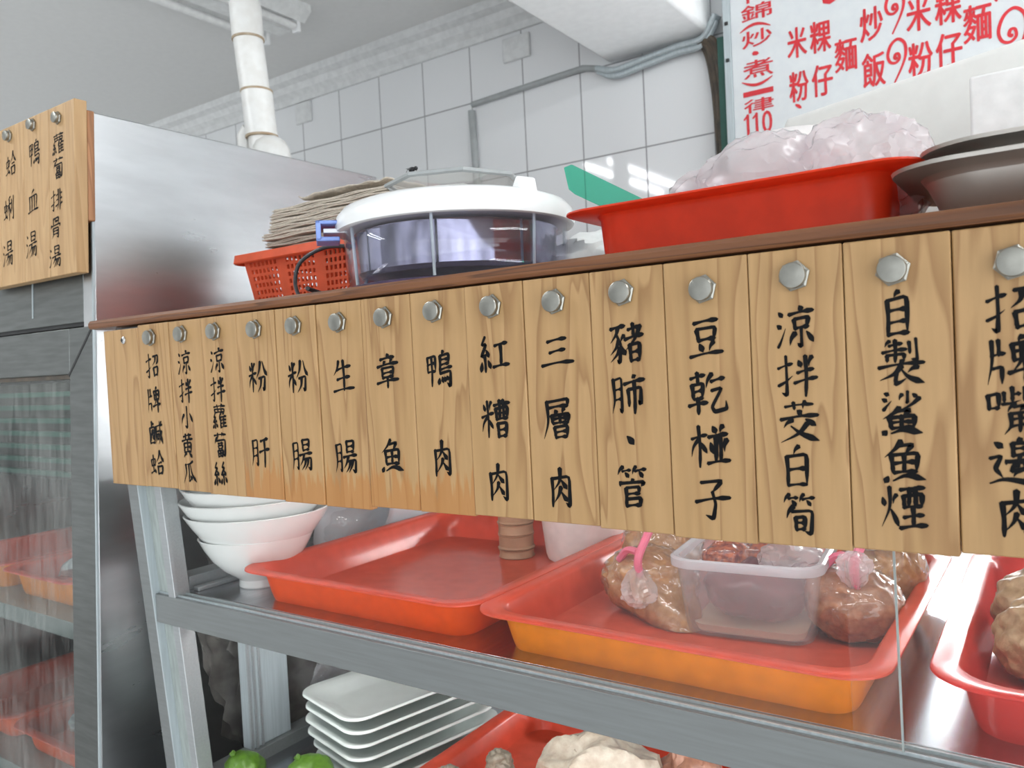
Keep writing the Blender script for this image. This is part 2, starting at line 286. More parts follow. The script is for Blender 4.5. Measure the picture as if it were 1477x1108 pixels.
def blob(bm, c, rad, amp=.2, freq=2.0, seed=0, sub=4, ridge=False, flat=None, shape=None):
    r = bmesh.ops.create_icosphere(bm, subdivisions=sub, radius=1)
    so = Vector((seed*7.3, seed*3.1, seed*1.7))
    for v in r['verts']:
        p = v.co.copy()
        nz = noise.fractal(p*freq+so, 1.0, 2.0, 3)
        if ridge: nz = (.5-abs(noise.noise(p*freq+so)))+.35*(.5-abs(noise.noise(p*freq*2.3+so)))
        q = p*(1+amp*nz)
        if shape: q = shape(q)
        q = Vector((q.x*rad[0], q.y*rad[1], q.z*rad[2]))
        if flat is not None and q.z < -flat: q.z = -flat
        v.co = q+Vector(c)
def sheet(bm, origin, u, v, nu, nv, fn):
    O, U, V = Vector(origin), Vector(u), Vector(v); nrm = U.cross(V).normalized(); g = []
    for j in range(nv+1):
        g.append([bm.verts.new(O+U*(i/nu)+V*(j/nv)+nrm*fn(i/nu, j/nv)) for i in range(nu+1)])
    for j in range(nv):
        for i in range(nu): bm.faces.new((g[j][i], g[j][i+1], g[j+1][i+1], g[j+1][i]))
def ridge(x, y, s, f=6):
    return .5-abs(noise.noise(Vector((x*f, y*f, s))))+.5*(.5-abs(noise.noise(Vector((x*f*2.1, y*f*2.1, s+9)))))
def solid(o, t, off=0):
    md = o.modifiers.new('thickness', 'SOLIDIFY'); md.thickness = t; md.offset = off; return o
def subd(o, l=1):
    md = o.modifiers.new('smooth', 'SUBSURF'); md.levels = l; md.render_levels = l; return o

# ------------------------------------------------------------------ the room
WY, CEIL = 1.55, 2.648
struct(boxo('wall_back', (-5.5, 3.2, WY, WY+.12, 0, CEIL), 'tile', bev=0))
struct(boxo('ceiling', (-5.5, 3.2, -3.2, WY+.12, CEIL, CEIL+.12), 'ceil', bev=0))
struct(boxo('floor', (-5.5, 3.2, -1.5, WY+.12, -.1, 0), 'floor', bev=0))
struct(boxo('wall_left', (-5.62, -5.5, -3.2, WY+.12, 0, CEIL), 'ceil', bev=0))
bm = B()   # stepped cornice along the back wall
prof = [(0, 0), (-.012, 0), (-.014, .022), (-.034, .040), (-.045, .062), (-.070, .074), (-.074, .100), (0, .100)]
ends = [[bm.verts.new((x, WY+a, CEIL-.1+b)) for a, b in prof] for x in (-5.4, 3.1)]
k = len(prof)
for i in range(k): bm.faces.new((ends[0][i], ends[0][(i+1) % k], ends[1][(i+1) % k], ends[1][i]))
bm.faces.new(ends[0]); bm.faces.new(ends[1][::-1]); struct(link('trim_1', bm, 'cornice', smooth=False))
struct(boxo('trim_2', (-1.13, -.80, -1.0, WY, 2.355, CEIL), 'beam', bev=.012))

# grey conduit on the wall, wall covers, cables
bm = B(); tube(bm, [(-1.663, WY-.010, 2.345), (-1.50, WY-.010, 2.352), (-1.22, WY-.010, 2.362), (-1.16, WY-.012, 2.345)], .010)
tube(bm, spline([(-1.668, WY-.010, 2.325), (-1.664, WY-.010, 2.2), (-1.657, WY-.010, 1.9), (-1.655, WY-.010, 1.4)]), .013)
tag(link('wall_conduit', bm, 'grey'), 'grey conduit running along the tile joint, then down the wall', 'conduit')
bm = B()
for j, (dz, r) in enumerate(((0, .011), (-.020, .010), (-.006, .009))):
    tube(bm, spline([(-1.16, WY-.012-.012*j, 2.343+dz*.4), (-1.10, WY-.014-.012*j, 2.326+dz), (-1.0, WY-.014-.012*j, 2.334+dz), (-.90, WY-.014-.01*j, 2.345+dz), (-.82, WY-.016-.01*j, 2.348+dz), (-.775, WY-.02-.012*j, 2.40+dz)]), r)
tag(link('cable_bundle', bm, 'alul'), 'pale cables bunched under the ceiling beam beside the menu sign', 'cable')
bm = B()
for j in range(4):
    tube(bm, spline([(-.85+.018*j, WY-.02-.006*j, 2.335), (-.815+.012*j, WY-.02-.006*j, 2.31), (-.795+.012*j, WY-.022-.006*j, 2.20), (-.785+.012*j, WY-.022-.005*j, 2.0), (-.77+.010*j, WY-.022-.005*j, 1.6)]), .0085+.002*(j % 2))
tag(link('cable_drop', bm, 'brown'), 'dark brown cables dropping down beside the left edge of the menu sign', 'cable')
tag(boxo('wall_cover_plate', (-1.525, -1.418, WY-.012, WY, 2.453, 2.532), 'cornice', bev=.003), 'blank cover plate on the tiles left of the ceiling beam', 'cover plate')
tag(boxo('wall_cover_plate', (-2.57, -2.48, WY-.012, WY, 2.462, 2.545), 'cornice', bev=.003), 'blank cover plate on the tiles right behind the white drain pipe', 'cover plate')

# ceiling lamps
def lampfix(name, label, x, y0, y1, lit):
    t = thing(name, label, 'lamp', (x, (y0+y1)/2, CEIL))
    bm = B()
    pr = [(-.13, 0), (-.13, -.022), (-.095, -.050), (-.055, -.030), (-.03, -.058), (.03, -.058), (.055, -.030), (.095, -.050), (.13, -.022), (.13, 0)]
    e = [[bm.verts.new((x+a, y, CEIL+b)) for a, b in pr] for y in (y0, y1)]; kk = len(pr)
    for i in range(kk): bm.faces.new((e[0][i], e[0][(i+1) % kk], e[1][(i+1) % kk], e[1][i]))
    bm.faces.new(e[0]); bm.faces.new(e[1][::-1]); link('housing', bm, 'lamp', t, smooth=False)
    for s in (-1, 1):
        bm = B(); tube(bm, [(x+s*.078, y0+.03, CEIL-.062), (x+s*.078, y1-.03, CEIL-.062)], .013, 12)
        tb = link('tube', bm, 'tube' if lit else 'tubeoff', t)
        for yy in (y0+.02, y1-.02): boxo('socket', (x+s*.078-.014, x+s*.078+.014, yy-.008, yy+.008, CEIL-.082, CEIL-.03), 'lid', t, .003)
    return t
lampfix('ceiling_lamp', 'unlit twin fluorescent ceiling lamp behind the white drain pipe', -2.13, .15, 1.13, False)
lampfix('ceiling_lamp', 'lit twin fluorescent ceiling lamp seen only as a reflection in the tiles', -2.22, -1.55, -.35, True)

lampfix('ceiling_lamp', 'added twin fluorescent ceiling lamp, out of view, brightening the kitchen side', .75, -.25, .95, True)  # put in out of view to lift the indoor brightness
# white drain pipe standing on the fridge top
FT = 1.925
px, py = -1.585, .55
t = thing('drain_pipe', 'white plastic drain pipe with dirty joints rising from the fridge top', 'pipe', (px, py, FT))
pp = [Vector((px+.025, py, FT)), Vector((px+.018, py, FT+.09)), Vector((px+.008, py, FT+.2)), Vector((px-.012, py, FT+.33)), Vector((px-.03, py, CEIL))]
bm = B(); tube(bm, [pp[0], pp[1]], .032, 20); link('pipe_stub', bm, 'pvc', t)
bm = B(); tube(bm, [pp[1], pp[1]+(pp[2]-pp[1])*.06, pp[2]], .037, 20); link('coupling', bm, 'pvc', t)
bm = B(); tube(bm, [pp[2]+Vector((-.005, 0, 0)), pp[3]], .035, 20); link('pipe_section', bm, 'pvc', t)
bm = B(); tube(bm, [pp[3], pp[3]+(pp[4]-pp[3])*.22], .0375, 20); link('coupling', bm, 'pvc', t)
bm = B(); tube(bm, [pp[3]+(pp[4]-pp[3])*.2, pp[4]], .033, 20); link('pipe_section', bm, 'pvc', t)
for q in (pp[1], pp[2], pp[3]):
    bm = B(); tube(bm, [q-Vector((0, 0, .0025)), q+Vector((0, 0, .0025))], .0382, 20); link('dirty_joint', bm, 'dirt', t)
bm = B(); lathe(bm, [(.047, 0), (.047, .03), (.044, .055), (.034, .074), (.018, .084), (.001, .087)], (px+.048, py, FT), 24); link('dome_cap', bm, 'pvc', t)
bm = B(); tube(bm, [(px-.030, py-.012, FT), (px-.034, py-.012, FT+.10), (px-.020, py-.008, FT+.115)], .017, 14); link('side_spigot', bm, 'pvc', t)

# ------------------------------------------------------------------ the fridge
FX = -1.40
def yf(z): return .030+(z-1.583)*.052
def slab(bm, x0, x1, z0, z1, t0, t1, zz0=None):
    hexa(bm, [(x, yf(z)+tt, z) for x in (x0, x1) for tt in (t0, t1) for z in (z0, z1)])
fr = thing('fridge', 'stainless steel upright fridge with a fogged glass door', 'fridge', (-1.9, .4, 0))
bm = B(); hexa(bm, [(x, y if y else yf(z), z) for x in (FX-.04, FX) for y in (None, .762) for z in (.10, 1.925)]); link('side_panel', bm, 'fridge', fr, bev=.002)
bm = B(); hexa(bm, [(x, y if y else yf(z), z) for x in (-2.6, -2.56) for y in (None, .762) for z in (.10, 1.925)]); link('side_panel', bm, 'fridge', fr, bev=.002)
boxo('top_panel', (-2.56, FX-.04, yf(1.9)+.002, .762, 1.885, 1.924), 'fridge', fr)
boxo('back_panel', (-2.56, FX-.04, .722, .762, .10, 1.885), 'fridge', fr)
boxo('floor_panel', (-2.56, FX-.04, yf(.12)+.01, .722, .10, .16), 'fridge', fr)
boxo('plinth', (-2.55, FX-.03, .06, .72, 0, .10), 'dark', fr)
bm = B(); slab(bm, -2.56, FX-.04, 1.556, 1.885, .0, .06); hd = link('header_panel', bm, 'frame', fr, bev=.001)
bm = B(); slab(bm, -1.628, -1.625, 1.575, 1.885, -.0015, .001); link('seam_line', bm, 'alul', hd)
bm = B(); slab(bm, -2.56, FX-.003, 1.5495, 1.5565, .004, .05); link('door_gap', bm, 'dark', fr)
d = None
bm = B(); slab(bm, FX-.088, FX-.001, .16, 1.547, -.002, .045); d = link('door_stile', bm, 'frame', fr, bev=.002)
bm = B(); slab(bm, -2.56, -2.475, .16, 1.547, -.002, .045); link('door_stile', bm, 'frame', fr, bev=.002)
bm = B(); slab(bm, -2.475, FX-.088, 1.463, 1.547, -.002, .045); link('door_rail', bm, 'frame', fr, bev=.002)
bm = B(); slab(bm, -2.475, FX-.088, .16, .25, -.002, .045); link('door_rail', bm, 'frame', fr, bev=.002)
bm = B(); slab(bm, -2.475, FX-.088, 1.455, 1.4625, .004, .03); link('door_gasket', bm, 'brown', fr)
bm = B(); hexa(bm, [(x, yf(z)-.0045, z+s*0) for x, z, s in ()]) if False else slab(bm, FX-.0895, FX-.0875, 1.463, 1.5495, -.0035, 0); bm.free()
bm = B()   # mitred joint line across the corner of the door frame
for a, b in (((FX-.006, 1.546), (FX-.090, 1.461)),):
    n = Vector((b[1]-a[1], 0, -(b[0]-a[0]))).normalized()*.0022
    P = [Vector((a[0], 0, a[1])), Vector((b[0], 0, b[1]))]
    vs = []
    for s in (-1, 1):
        for p in P:
            q = p+n*s
            for tt in (-.0028, 0): vs.append((q.x, yf(q.z)+tt, q.z))
    hexa(bm, vs)
link('mitre_joint', bm, 'dark', fr)
bm = B(); slab(bm, FX-.0025, FX+.0015, .16, 1.885, -.004, .0); link('bright_edge', bm, 'alul', fr)
bm = B(); slab(bm, -2.475, FX-.088, .25, 1.456, .014, .018); link('door_glass', bm, 'wet', fr)
boxo('evaporator', (-2.5, FX-.06, .30, .60, 1.20, 1.45), 'dark', fr)
bm = B()
for k in range(7): box(bm, -2.5, FX-.06, .285, .2998, 1.21+.034*k, 1.222+.034*k)
link('evaporator_fin', bm, 'dgreen', fr)
bm = B(); tube(bm, [(-2.45, .10, 1.515), (-1.5, .10, 1.515)], .010, 10); link('added_fridge_tube', bm, 'fridgefill', fr)  # hidden tube added to brighten the fridge inside
for z in (.965, .60):
    boxo('fridge_shelf', (-2.55, FX-.045, .075, .70, z-.035, z), 'alud', fr)
def traymesh(name, hx, hy, h, r, mat, c, label=None, cat='tray', lip=.024, th=.003, rot=0, parent=None, group=None, slope=.013, inner=None):
    bm = B()
    loft(bm, [(hx-lip-slope, hy-lip-slope, r*.6, 0), (hx-lip-slope*.8, hy-lip-slope*.8, r*.68, .004), (hx-lip-slope*.55, hy-lip-slope*.55, r*.75, .014), (hx-lip, hy-lip, r*.85, h-.009), (hx-lip+.003, hy-lip+.003, r*.9, h-.0045),
              (hx-.0015, hy-.0015, r, h-.0035), (hx, hy, r, h-.0025), (hx-.0004, hy-.0004, r, h-.0006), (hx-.002, hy-.002, r, h), (hx-lip+.003, hy-lip+.003, r*.9, h-.0006), (hx-lip-th*.6, hy-lip-th*.6, r*.85, h-.005),
              (hx-lip-slope*.5-th, hy-lip-slope*.5-th, r*.72, .018), (hx-lip-slope*.85-th, hy-lip-slope*.85-th, r*.65, .006), (hx-lip-slope-.012, hy-lip-slope-.012, r*.6, .0035)], c, rot, 8)
    bm.normal_update()
    o = link(name, bm, mat, parent, angle=50)
    if inner:
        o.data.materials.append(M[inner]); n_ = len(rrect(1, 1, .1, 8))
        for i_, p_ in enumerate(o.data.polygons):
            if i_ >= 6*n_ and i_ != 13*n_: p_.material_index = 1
    if label: tag(o, label, cat, group)
    return o
for xx, zz, lb in ((-1.870, .965, 'red tray with a big silver fish on the upper shelf of the fridge'), (-2.225, .965, 'red tray farther left on the upper shelf of the fridge'), (-1.870, .60, 'red tray with a pale fish heap on the lower shelf of the fridge'), (-2.225, .60, 'red tray farther left on the lower shelf of the fridge')):
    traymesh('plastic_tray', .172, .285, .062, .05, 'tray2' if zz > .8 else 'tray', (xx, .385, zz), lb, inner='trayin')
def fishmesh(c, ln, rz, label):
    t = thing('whole_fish', label, 'fish', c); bm = B(); n = 14; rings = []
    ca, sa = math.cos(rz), math.sin(rz)
    for i in range(n+1):
        u = i/n; hh = ln*.17*math.sin(PI*min(1, u*1.02)**.75)**.8+.004; ww = hh*.5; x = (u-.5)*ln
        rings.append([bm.verts.new((c[0]+x*ca-ww*math.cos(2*PI*k/12)*sa*1.6, c[1]+x*sa+ww*math.cos(2*PI*k/12)*ca*1.6, c[2]+hh*.55+hh*.55*math.sin(2*PI*k/12))) for k in range(12)])
    for a, b in zip(rings, rings[1:]):
        for k in range(12): bm.faces.new((a[k], a[(k+1) % 12], b[(k+1) % 12], b[k]))
    bm.faces.new(rings[0][::-1]); bm.faces.new(rings[-1]); link('fish_body', bm, 'fish', t)
    bm = B(); e = ln*.5
    vs = [(e-.01, 0, .01), (e+ln*.16, .03, .012), (e+ln*.10, 0, .012), (e+ln*.16, -.03, .012)]
    for dz in (0, .003):
        bm.faces.new([bm.verts.new((c[0]+x*ca-y*sa, c[1]+x*sa+y*ca, c[2]+z+dz)) for x, y, z in vs])
    link('tail_fin', bm, 'fish', t)
fishmesh((-1.80, .27, .992), .34, .42, 'large silver fish lying in the upper red tray of the fridge')
fishmesh((-1.82, .45, .985), .26, .5, 'smaller silver fish behind the large one in the upper fridge tray')
bm = B(); blob(bm, (-1.86, .36, .60+.060), (.105, .17, .07), .35, 2.2, 3, 4, flat=.055); tag(link('fish_heap', bm, 'fish'), 'pale heap of fish in the lower red tray of the fridge', 'fish')

# ------------------------------------------------------------------ brush lettering
G = {
'扌': 'h5,30 95,20;k55,0 57,55 55,97 28,88;t5,72 95,50', '召': 'k18,12 85,8 80,36 60,46;p50,12 42,32 10,50;v22,60 28,95;k22,60 80,56 72,95;h28,94 74,90',
'片': 'p25,5 26,50 5,98;v62,5 62,38;h24,38 90,33;k26,66 75,62 74,98', '卑': 'p52,0 40,12;v18,15 24,52;k18,16 85,12 78,50;h22,32 80,29;h24,50 80,47;p50,15 45,50 18,74;h3,76 97,68;v62,50 62,100',
'鹵': 'h35,12 70,9;v40,0 42,24;v10,28 14,95;k10,28 85,23 82,95;h14,93 84,90;p62,36 28,82;n35,38 68,80;d22,50 27,57;d66,44 72,51', '咸': 'h2,26 98,17;p14,26 12,60 0,95;h24,44 54,41;v25,56 28,76;k25,56 52,53 50,75;h28,75 52,73;n62,2 70,50 98,96;p88,42 72,70 45,94;d78,2 88,10',
'虫': 'v15,25 20,60;k15,26 85,20 78,56;h20,57 82,52;v50,0 50,86;h5,92 85,80;d75,70 92,92', '合': 'p50,0 35,25 2,48;n50,2 70,28 98,46;h30,52 70,48;v22,65 27,98;k22,65 80,62 74,98;h27,96 75,93',
'氵': 'd30,5 70,18;d10,38 50,50;t15,98 50,80 95,50', '京': 'd45,0 56,10;h5,20 95,13;v25,31 28,55;k25,31 78,27 72,53;h28,54 74,51;k50,54 52,98 35,90;p30,65 8,92;d70,63 92,88',
'半': 'd22,10 32,28;p80,4 66,26;h15,41 85,35;h2,66 98,57;v50,0 50,100', '小': 'k50,0 52,95 32,84;p25,35 5,76;d75,32 98,70', '艹': 'h2,52 98,42;v30,5 33,90;p70,2 64,92',
'黄': 'h15,11 85,5;v35,0 35,23;v65,0 65,22;h2,28 98,21;v18,40 22,78;k18,40 84,36 80,78;h20,58 80,55;h21,77 80,75;v50,26 50,77;p38,82 12,100;d62,82 88,100',
'瓜': 'p78,0 55,10 18,15;p22,14 24,55 0,98;v45,14 45,84;t45,90 66,76;d58,65 68,84;n55,12 70,60 100,96', '罒': 'v5,0 8,90;k5,2 95,-2 92,90;v35,0 35,88;v65,0 65,88;h8,92 92,86',
'糸': 'k45,0 16,24 52,22 8,54 64,47;d48,36 68,56;v38,52 38,96;d16,68 2,94;d62,64 82,86', '隹': 'p32,0 5,48;v22,28 22,100;d55,0 64,12;h22,26 95,20;h22,48 90,43;h22,70 90,65;h22,95 98,88;v58,24 58,92',
'匐': 'p25,0 5,32;k15,18 92,13 88,92 70,84;h32,32 70,29;v34,42 36,56;k34,42 68,40 66,55;h36,56 67,54;v28,66 31,96;k28,66 72,64 69,95;v50,66 50,94;h30,81 70,79;h31,96 70,94',
'米': 'd15,8 28,28;p85,2 68,26;h2,44 98,34;v50,0 50,100;p48,42 2,84;d55,48 94,76', '分': 'p40,0 30,28 0,54;n62,0 75,28 100,48;k22,56 80,50 72,97 54,86;p46,54 38,78 8,100',
'月': 'p18,5 22,60 0,98;k18,6 85,2 82,97 60,86;h22,34 82,31;h22,62 82,59', '干': 'h12,13 88,6;h0,50 100,40;v50,8 50,100',
'昜': 'v25,0 28,34;k25,0 80,-2 76,34;h27,17 78,15;h28,34 78,32;h2,50 98,43;p38,48 25,66 2,84;k25,63 92,57 86,97 68,88;p50,62 40,80 16,98;p70,60 62,78 40,97',
'生': 'p30,2 20,25 3,44;h20,29 85,21;h18,60 80,53;h0,97 100,89;v52,0 52,94', '章': 'd48,0 55,9;h18,17 82,10;d32,20 38,29;p70,17 62,29;h2,36 98,28;v24,43 27,70;k24,43 78,40 74,70;h26,57 76,54;h27,70 75,68;h0,86 100,78;v50,70 50,100',
'魚': 'p45,0 30,18 3,38;k38,12 72,8 55,28;v20,33 24,74;k20,33 82,28 78,73;h24,53 78,50;v50,30 50,72;h24,74 78,71;d12,82 2,97;n22,93 55,82 100,92',
'甲': 'v8,10 12,55;k8,11 90,5 84,54;h10,33 86,28;h12,56 85,52;v50,8 50,100', '鳥': 'p45,0 35,11;v20,12 20,60;k20,13 80,9 76,38;h22,25 77,23;h22,38 77,36;h20,51 98,45;k20,63 92,57 85,99 66,90;d15,75 6,93;d34,72 38,87;d50,71 55,85;d66,69 72,82',
'肉': 'v12,25 14,98;k12,27 88,20 86,97 68,87;p50,0 45,30 20,54;n48,26 60,38 76,52;p50,48 42,66 20,86;n50,58 62,70 76,84', '工': 'h10,18 90,11;v50,15 48,82;h0,88 100,80',
'曹': 'h2,15 98,9;v15,23 18,52;k15,23 86,19 82,50;h17,38 84,35;h18,52 83,50;v38,0 38,52;v62,0 62,52;v24,63 27,100;k24,63 78,60 74,99;h26,81 76,78;h27,99 75,97',
'三': 'h20,13 80,5;h25,50 75,43;h0,95 100,86', '尸': 'k15,6 90,0 86,20;h15,22 86,19;p15,5 17,55 0,100', '曾': 'd38,26 45,37;p72,24 64,37;v26,42 29,62;k26,42 88,39 84,62;v56,40 56,61;h28,52 86,50;h29,63 85,61;v36,71 39,98;k36,71 82,68 78,98;h38,85 80,82;h39,98 79,96',
'豕': 'h10,9 95,3;p55,8 40,25 8,44;k40,22 70,50 62,98 44,90;p58,40 38,58 3,74;p62,58 42,76 5,94;p92,28 72,44;n68,48 80,64 100,80', '者': 'h20,16 80,9;v48,0 48,34;h0,40 100,30;p88,8 55,40 3,70;v28,55 31,98;k28,55 82,52 78,98;h30,76 80,73;h31,97 79,95',
'市': 'd45,0 55,10;h0,23 100,15;v18,38 20,80;k18,39 84,33 82,76 68,68;v50,18 50,100', '、': 'D30,30 72,80', '竹': 'p22,0 3,60;h18,32 46,24;d28,40 40,80;p66,0 52,55;h62,32 96,22;d74,38 86,78',
'官': 'd48,0 55,10;p12,13 6,30;k12,17 94,10 84,27;v28,35 28,100;k28,35 76,31 74,55;h28,57 75,54;k28,73 80,69 78,98;h28,99 80,95', '豆': 'h15,9 85,2;v22,25 27,55;k22,25 80,21 74,54;h26,55 76,51;d30,64 40,84;p74,60 60,84;h0,97 100,89',
'倝': 'h10,13 90,7;v50,0 50,26;v22,29 25,62;k22,29 80,25 76,62;h24,46 78,43;h25,62 77,60;h0,80 100,72;v50,62 50,100', '乞': 'p32,0 3,36;h25,19 90,12;k25,43 80,36 28,84 38,97 98,92 98,72',
'木': 'h2,32 98,24;v50,0 50,100;p48,32 2,76;d55,38 98,66', '並': 'd28,2 39,18;p74,0 62,18;h8,29 92,22;v38,28 38,88;v62,28 62,88;d14,42 26,70;p90,36 78,66;h0,96 100,88', '子': 'k18,9 82,4 50,32;k50,32 60,60 52,97 30,87;h0,56 100,46',
'交': 'd46,0 55,12;h2,26 98,18;p32,30 10,54;d66,30 92,50;p70,42 45,75 0,100;n28,48 55,75 100,97', '白': 'p58,0 40,20;v15,25 18,98;k15,26 86,20 82,98;h18,60 82,57;h18,97 82,94', '旬': 'p28,0 3,40;k22,18 92,12 88,96 66,86;v34,39 36,80;k34,39 66,36 64,80;h36,58 65,56;h36,80 65,77',
'自': 'p58,0 42,14;v18,18 20,100;k18,19 84,14 82,100;h20,45 82,42;h20,71 82,68;h20,98 82,95', '制': 'p22,0 8,26;h18,24 55,18;h0,54 64,46;v36,0 36,100;v12,66 12,94;k12,66 60,62 58,92;v74,12 74,66;k92,0 94,97 78,88', '衣': 'd48,0 55,14;h0,28 100,17;p52,24 35,54 0,80;v38,52 36,95;t36,98 60,80;p87,34 65,54;n50,38 68,72 100,99',
'少': 'k50,0 50,60 42,54;p32,18 20,48;d66,14 84,36;p92,42 60,78 20,100', '火': 'd12,25 22,46;p87,18 70,42;p48,0 48,50 3,98;d52,55 94,94', '垔': 'h5,9 95,3;v15,23 18,48;k15,23 88,19 84,47;v38,6 38,46;v62,5 62,46;h17,49 85,46;h15,74 88,67;v50,48 50,94;h0,98 100,91',
'口': 'v10,25 14,75;k10,26 90,20 84,72;h14,73 86,69', '此': 'v30,0 30,80;h30,42 52,36;v8,30 8,82;t0,98 52,74;p92,14 68,46;k64,0 64,84 97,82 98,58', '角': 'p37,0 13,27;k30,11 72,6 55,24;p20,30 22,70 0,100;k20,31 85,26 84,97 66,89;h22,51 84,47;h22,71 84,67;v52,28 52,90',
'辶': 'd12,5 27,17;k2,38 26,33 12,60 26,80;n0,94 35,85 100,98', '臱': 'p52,0 42,9;v28,10 28,42;k28,11 74,8 72,42;h28,26 72,24;h28,42 73,40;d45,46 53,53;p12,56 6,68;k12,58 94,53 86,65;h30,65 75,61;p45,66 18,82;d60,66 80,77;h22,82 82,77;k50,82 78,77 70,99;p50,82 28,99',
'非': 'p40,0 38,70 16,98;h8,26 38,22;h10,49 38,45;t0,78 40,66;v65,0 65,100;h65,25 95,19;h65,48 92,43;h65,74 100,67', '骨': 'v25,5 25,35;k25,6 78,2 75,34;k45,7 48,20 75,18;p8,36 2,52;k8,39 96,33 88,49;p25,52 24,80 10,100;k25,53 78,49 76,98 60,91;h25,67 77,64;h25,81 77,78',
'血': 'p58,0 35,24;v12,28 16,88;k12,29 88,24 82,86;v38,28 38,86;v62,27 62,86;h0,96 100,88', '禾': 'p78,0 20,16;h2,36 98,28;v50,10 50,100;p48,36 2,78;d55,42 98,72', '刂': 'v25,15 25,62;k75,0 78,98 46,88',
}
CH = {
'招': [('扌', 0, 0, 42, 100), ('召', 46, 2, 54, 94)], '牌': [('片', 0, 0, 40, 100), ('卑', 42, 0, 58, 100)], '鹹': [('鹵', 0, 2, 48, 94), ('咸', 46, 0, 56, 100)], '蛤': [('虫', 0, 15, 42, 80), ('合', 42, 0, 60, 98)],
'涼': [('氵', 0, 5, 26, 92), ('京', 30, 0, 70, 100)], '拌': [('扌', 0, 0, 42, 100), ('半', 44, 2, 58, 98)], '小': [('小', 6, 2, 88, 94)], '黃': [('黄', 8, 0, 84, 100)], '瓜': [('瓜', 0, 4, 100, 94)],
'蘿': [('艹', 8, 0, 84, 17), ('罒', 12, 19, 76, 16), ('糸', 0, 36, 38, 64), ('隹', 42, 36, 56, 62)], '蔔': [('艹', 8, 0, 84, 18), ('匐', 8, 18, 84, 82)], '絲': [('糸', 0, 0, 50, 100), ('糸', 50, 0, 50, 98)],
'粉': [('米', 0, 2, 42, 96), ('分', 42, 0, 60, 100)], '肝': [('月', 0, 5, 40, 93), ('干', 46, 0, 54, 100)], '腸': [('月', 0, 5, 36, 93), ('昜', 38, 0, 64, 100)], '生': [('生', 2, 0, 96, 98)], '章': [('章', 4, 0, 92, 100)], '魚': [('魚', 2, 0, 96, 98)],
'鴨': [('甲', 0, 5, 40, 92), ('鳥', 42, 0, 58, 100)], '肉': [('肉', 12, 0, 76, 100)], '紅': [('糸', 0, 0, 46, 100), ('工', 46, 15, 56, 80)], '糟': [('米', 0, 2, 42, 96), ('曹', 42, 0, 58, 100)], '三': [('三', 0, 14, 100, 72)], '層': [('尸', 4, 0, 92, 100), ('曾', 8, 0, 90, 100)],
'豬': [('豕', 0, 0, 50, 100), ('者', 46, 0, 56, 98)], '肺': [('月', 0, 5, 38, 93), ('市', 40, 0, 60, 100)], '、': [('、', 30, 30, 40, 40)], '管': [('竹', 4, 0, 92, 34), ('官', 8, 30, 84, 72)],
'豆': [('豆', 6, 4, 88, 90)], '乾': [('倝', 0, 0, 50, 100), ('乞', 48, 5, 54, 93)], '椪': [('木', 0, 0, 42, 100), ('並', 44, 2, 58, 95)], '子': [('子', 4, 0, 92, 100)], '茭': [('艹', 12, 0, 76, 22), ('交', 0, 22, 100, 78)], '白': [('白', 14, 0, 74, 100)], '筍': [('竹', 8, 0, 84, 34), ('旬', 14, 30, 76, 70)],
'自': [('自', 14, 0, 70, 100)], '製': [('制', 8, 0, 84, 50), ('衣', 0, 46, 100, 54)], '鯊': [('氵', 4, 0, 26, 42), ('少', 34, 0, 62, 42), ('魚', 4, 38, 92, 62)], '煙': [('火', 0, 2, 42, 94), ('垔', 42, 0, 60, 98)],
'嘴': [('口', 0, 0, 28, 62), ('此', 30, 0, 70, 38), ('角', 34, 36, 60, 66)], '邊': [('辶', 0, 0, 100, 100), ('臱', 30, 0, 64, 80)], '排': [('扌', 0, 0, 42, 100), ('非', 44, 0, 56, 100)], '骨': [('骨', 8, 0, 84, 100)], '湯': [('氵', 0, 5, 26, 92), ('昜', 28, 0, 74, 100)],
'血': [('血', 4, 2, 92, 92)], '蜊': [('虫', 0, 12, 36, 82), ('禾', 36, 0, 38, 98), ('刂', 72, 0, 30, 98)],
}
PROF = {  # brush width along a stroke for each kind of stroke
 'h': (.95, .66, .50, .58, 1.15, .80), 'v': (1.1, 1.05, .85, .82, .95, .55), 'k': (.85, .70, .80, 1.05, .95, .2), 'p': (1.2, 1.05, .85, .62, .38, .10),
 'n': (.35, .5, .75, 1.1, 1.4, .2), 'd': (.35, .8, 1.1, 1.3, 1.2, .5), 't': (.85, .85, .7, .5, .35, .12), 'D': (.4, 1.1, 1.7, 2.1, 2.0, 1.0)}
def ribbon(bm, pts, prof, wd, yy):
    n = len(pts); Lf, Rt = [], []
    for i, p in enumerate(pts):
        d = pts[min(i+1, n-1)]-pts[max(i-1, 0)]; d = d.normalized() if d.length > 1e-9 else Vector((1, 0)); nn = Vector((-d.y, d.x))
        s = i/(n-1)*5; a = int(min(s, 4)); u = s-a; ww = wd*(prof[a]*(1-u)+prof[a+1]*u)*.5
        Lf.append(p+nn*ww); Rt.append(p-nn*ww)
    d0 = (pts[0]-pts[1]).normalized(); d1 = (pts[-1]-pts[-2]).normalized()
    cap0 = pts[0]+d0*wd*prof[0]*.35; cap1 = pts[-1]+d1*wd*prof[5]*.5
    V = lambda q: bm.verts.new((q.x, yy, q.y))
    l = [V(q) for q in Lf]; r = [V(q) for q in Rt]; c0, c1 = V(cap0), V(cap1)
    for i in range(n-1): bm.faces.new((l[i], l[i+1], r[i+1], r[i]))
    bm.faces.new((c0, l[0], r[0])); bm.faces.new((l[-1], c1, r[-1]))
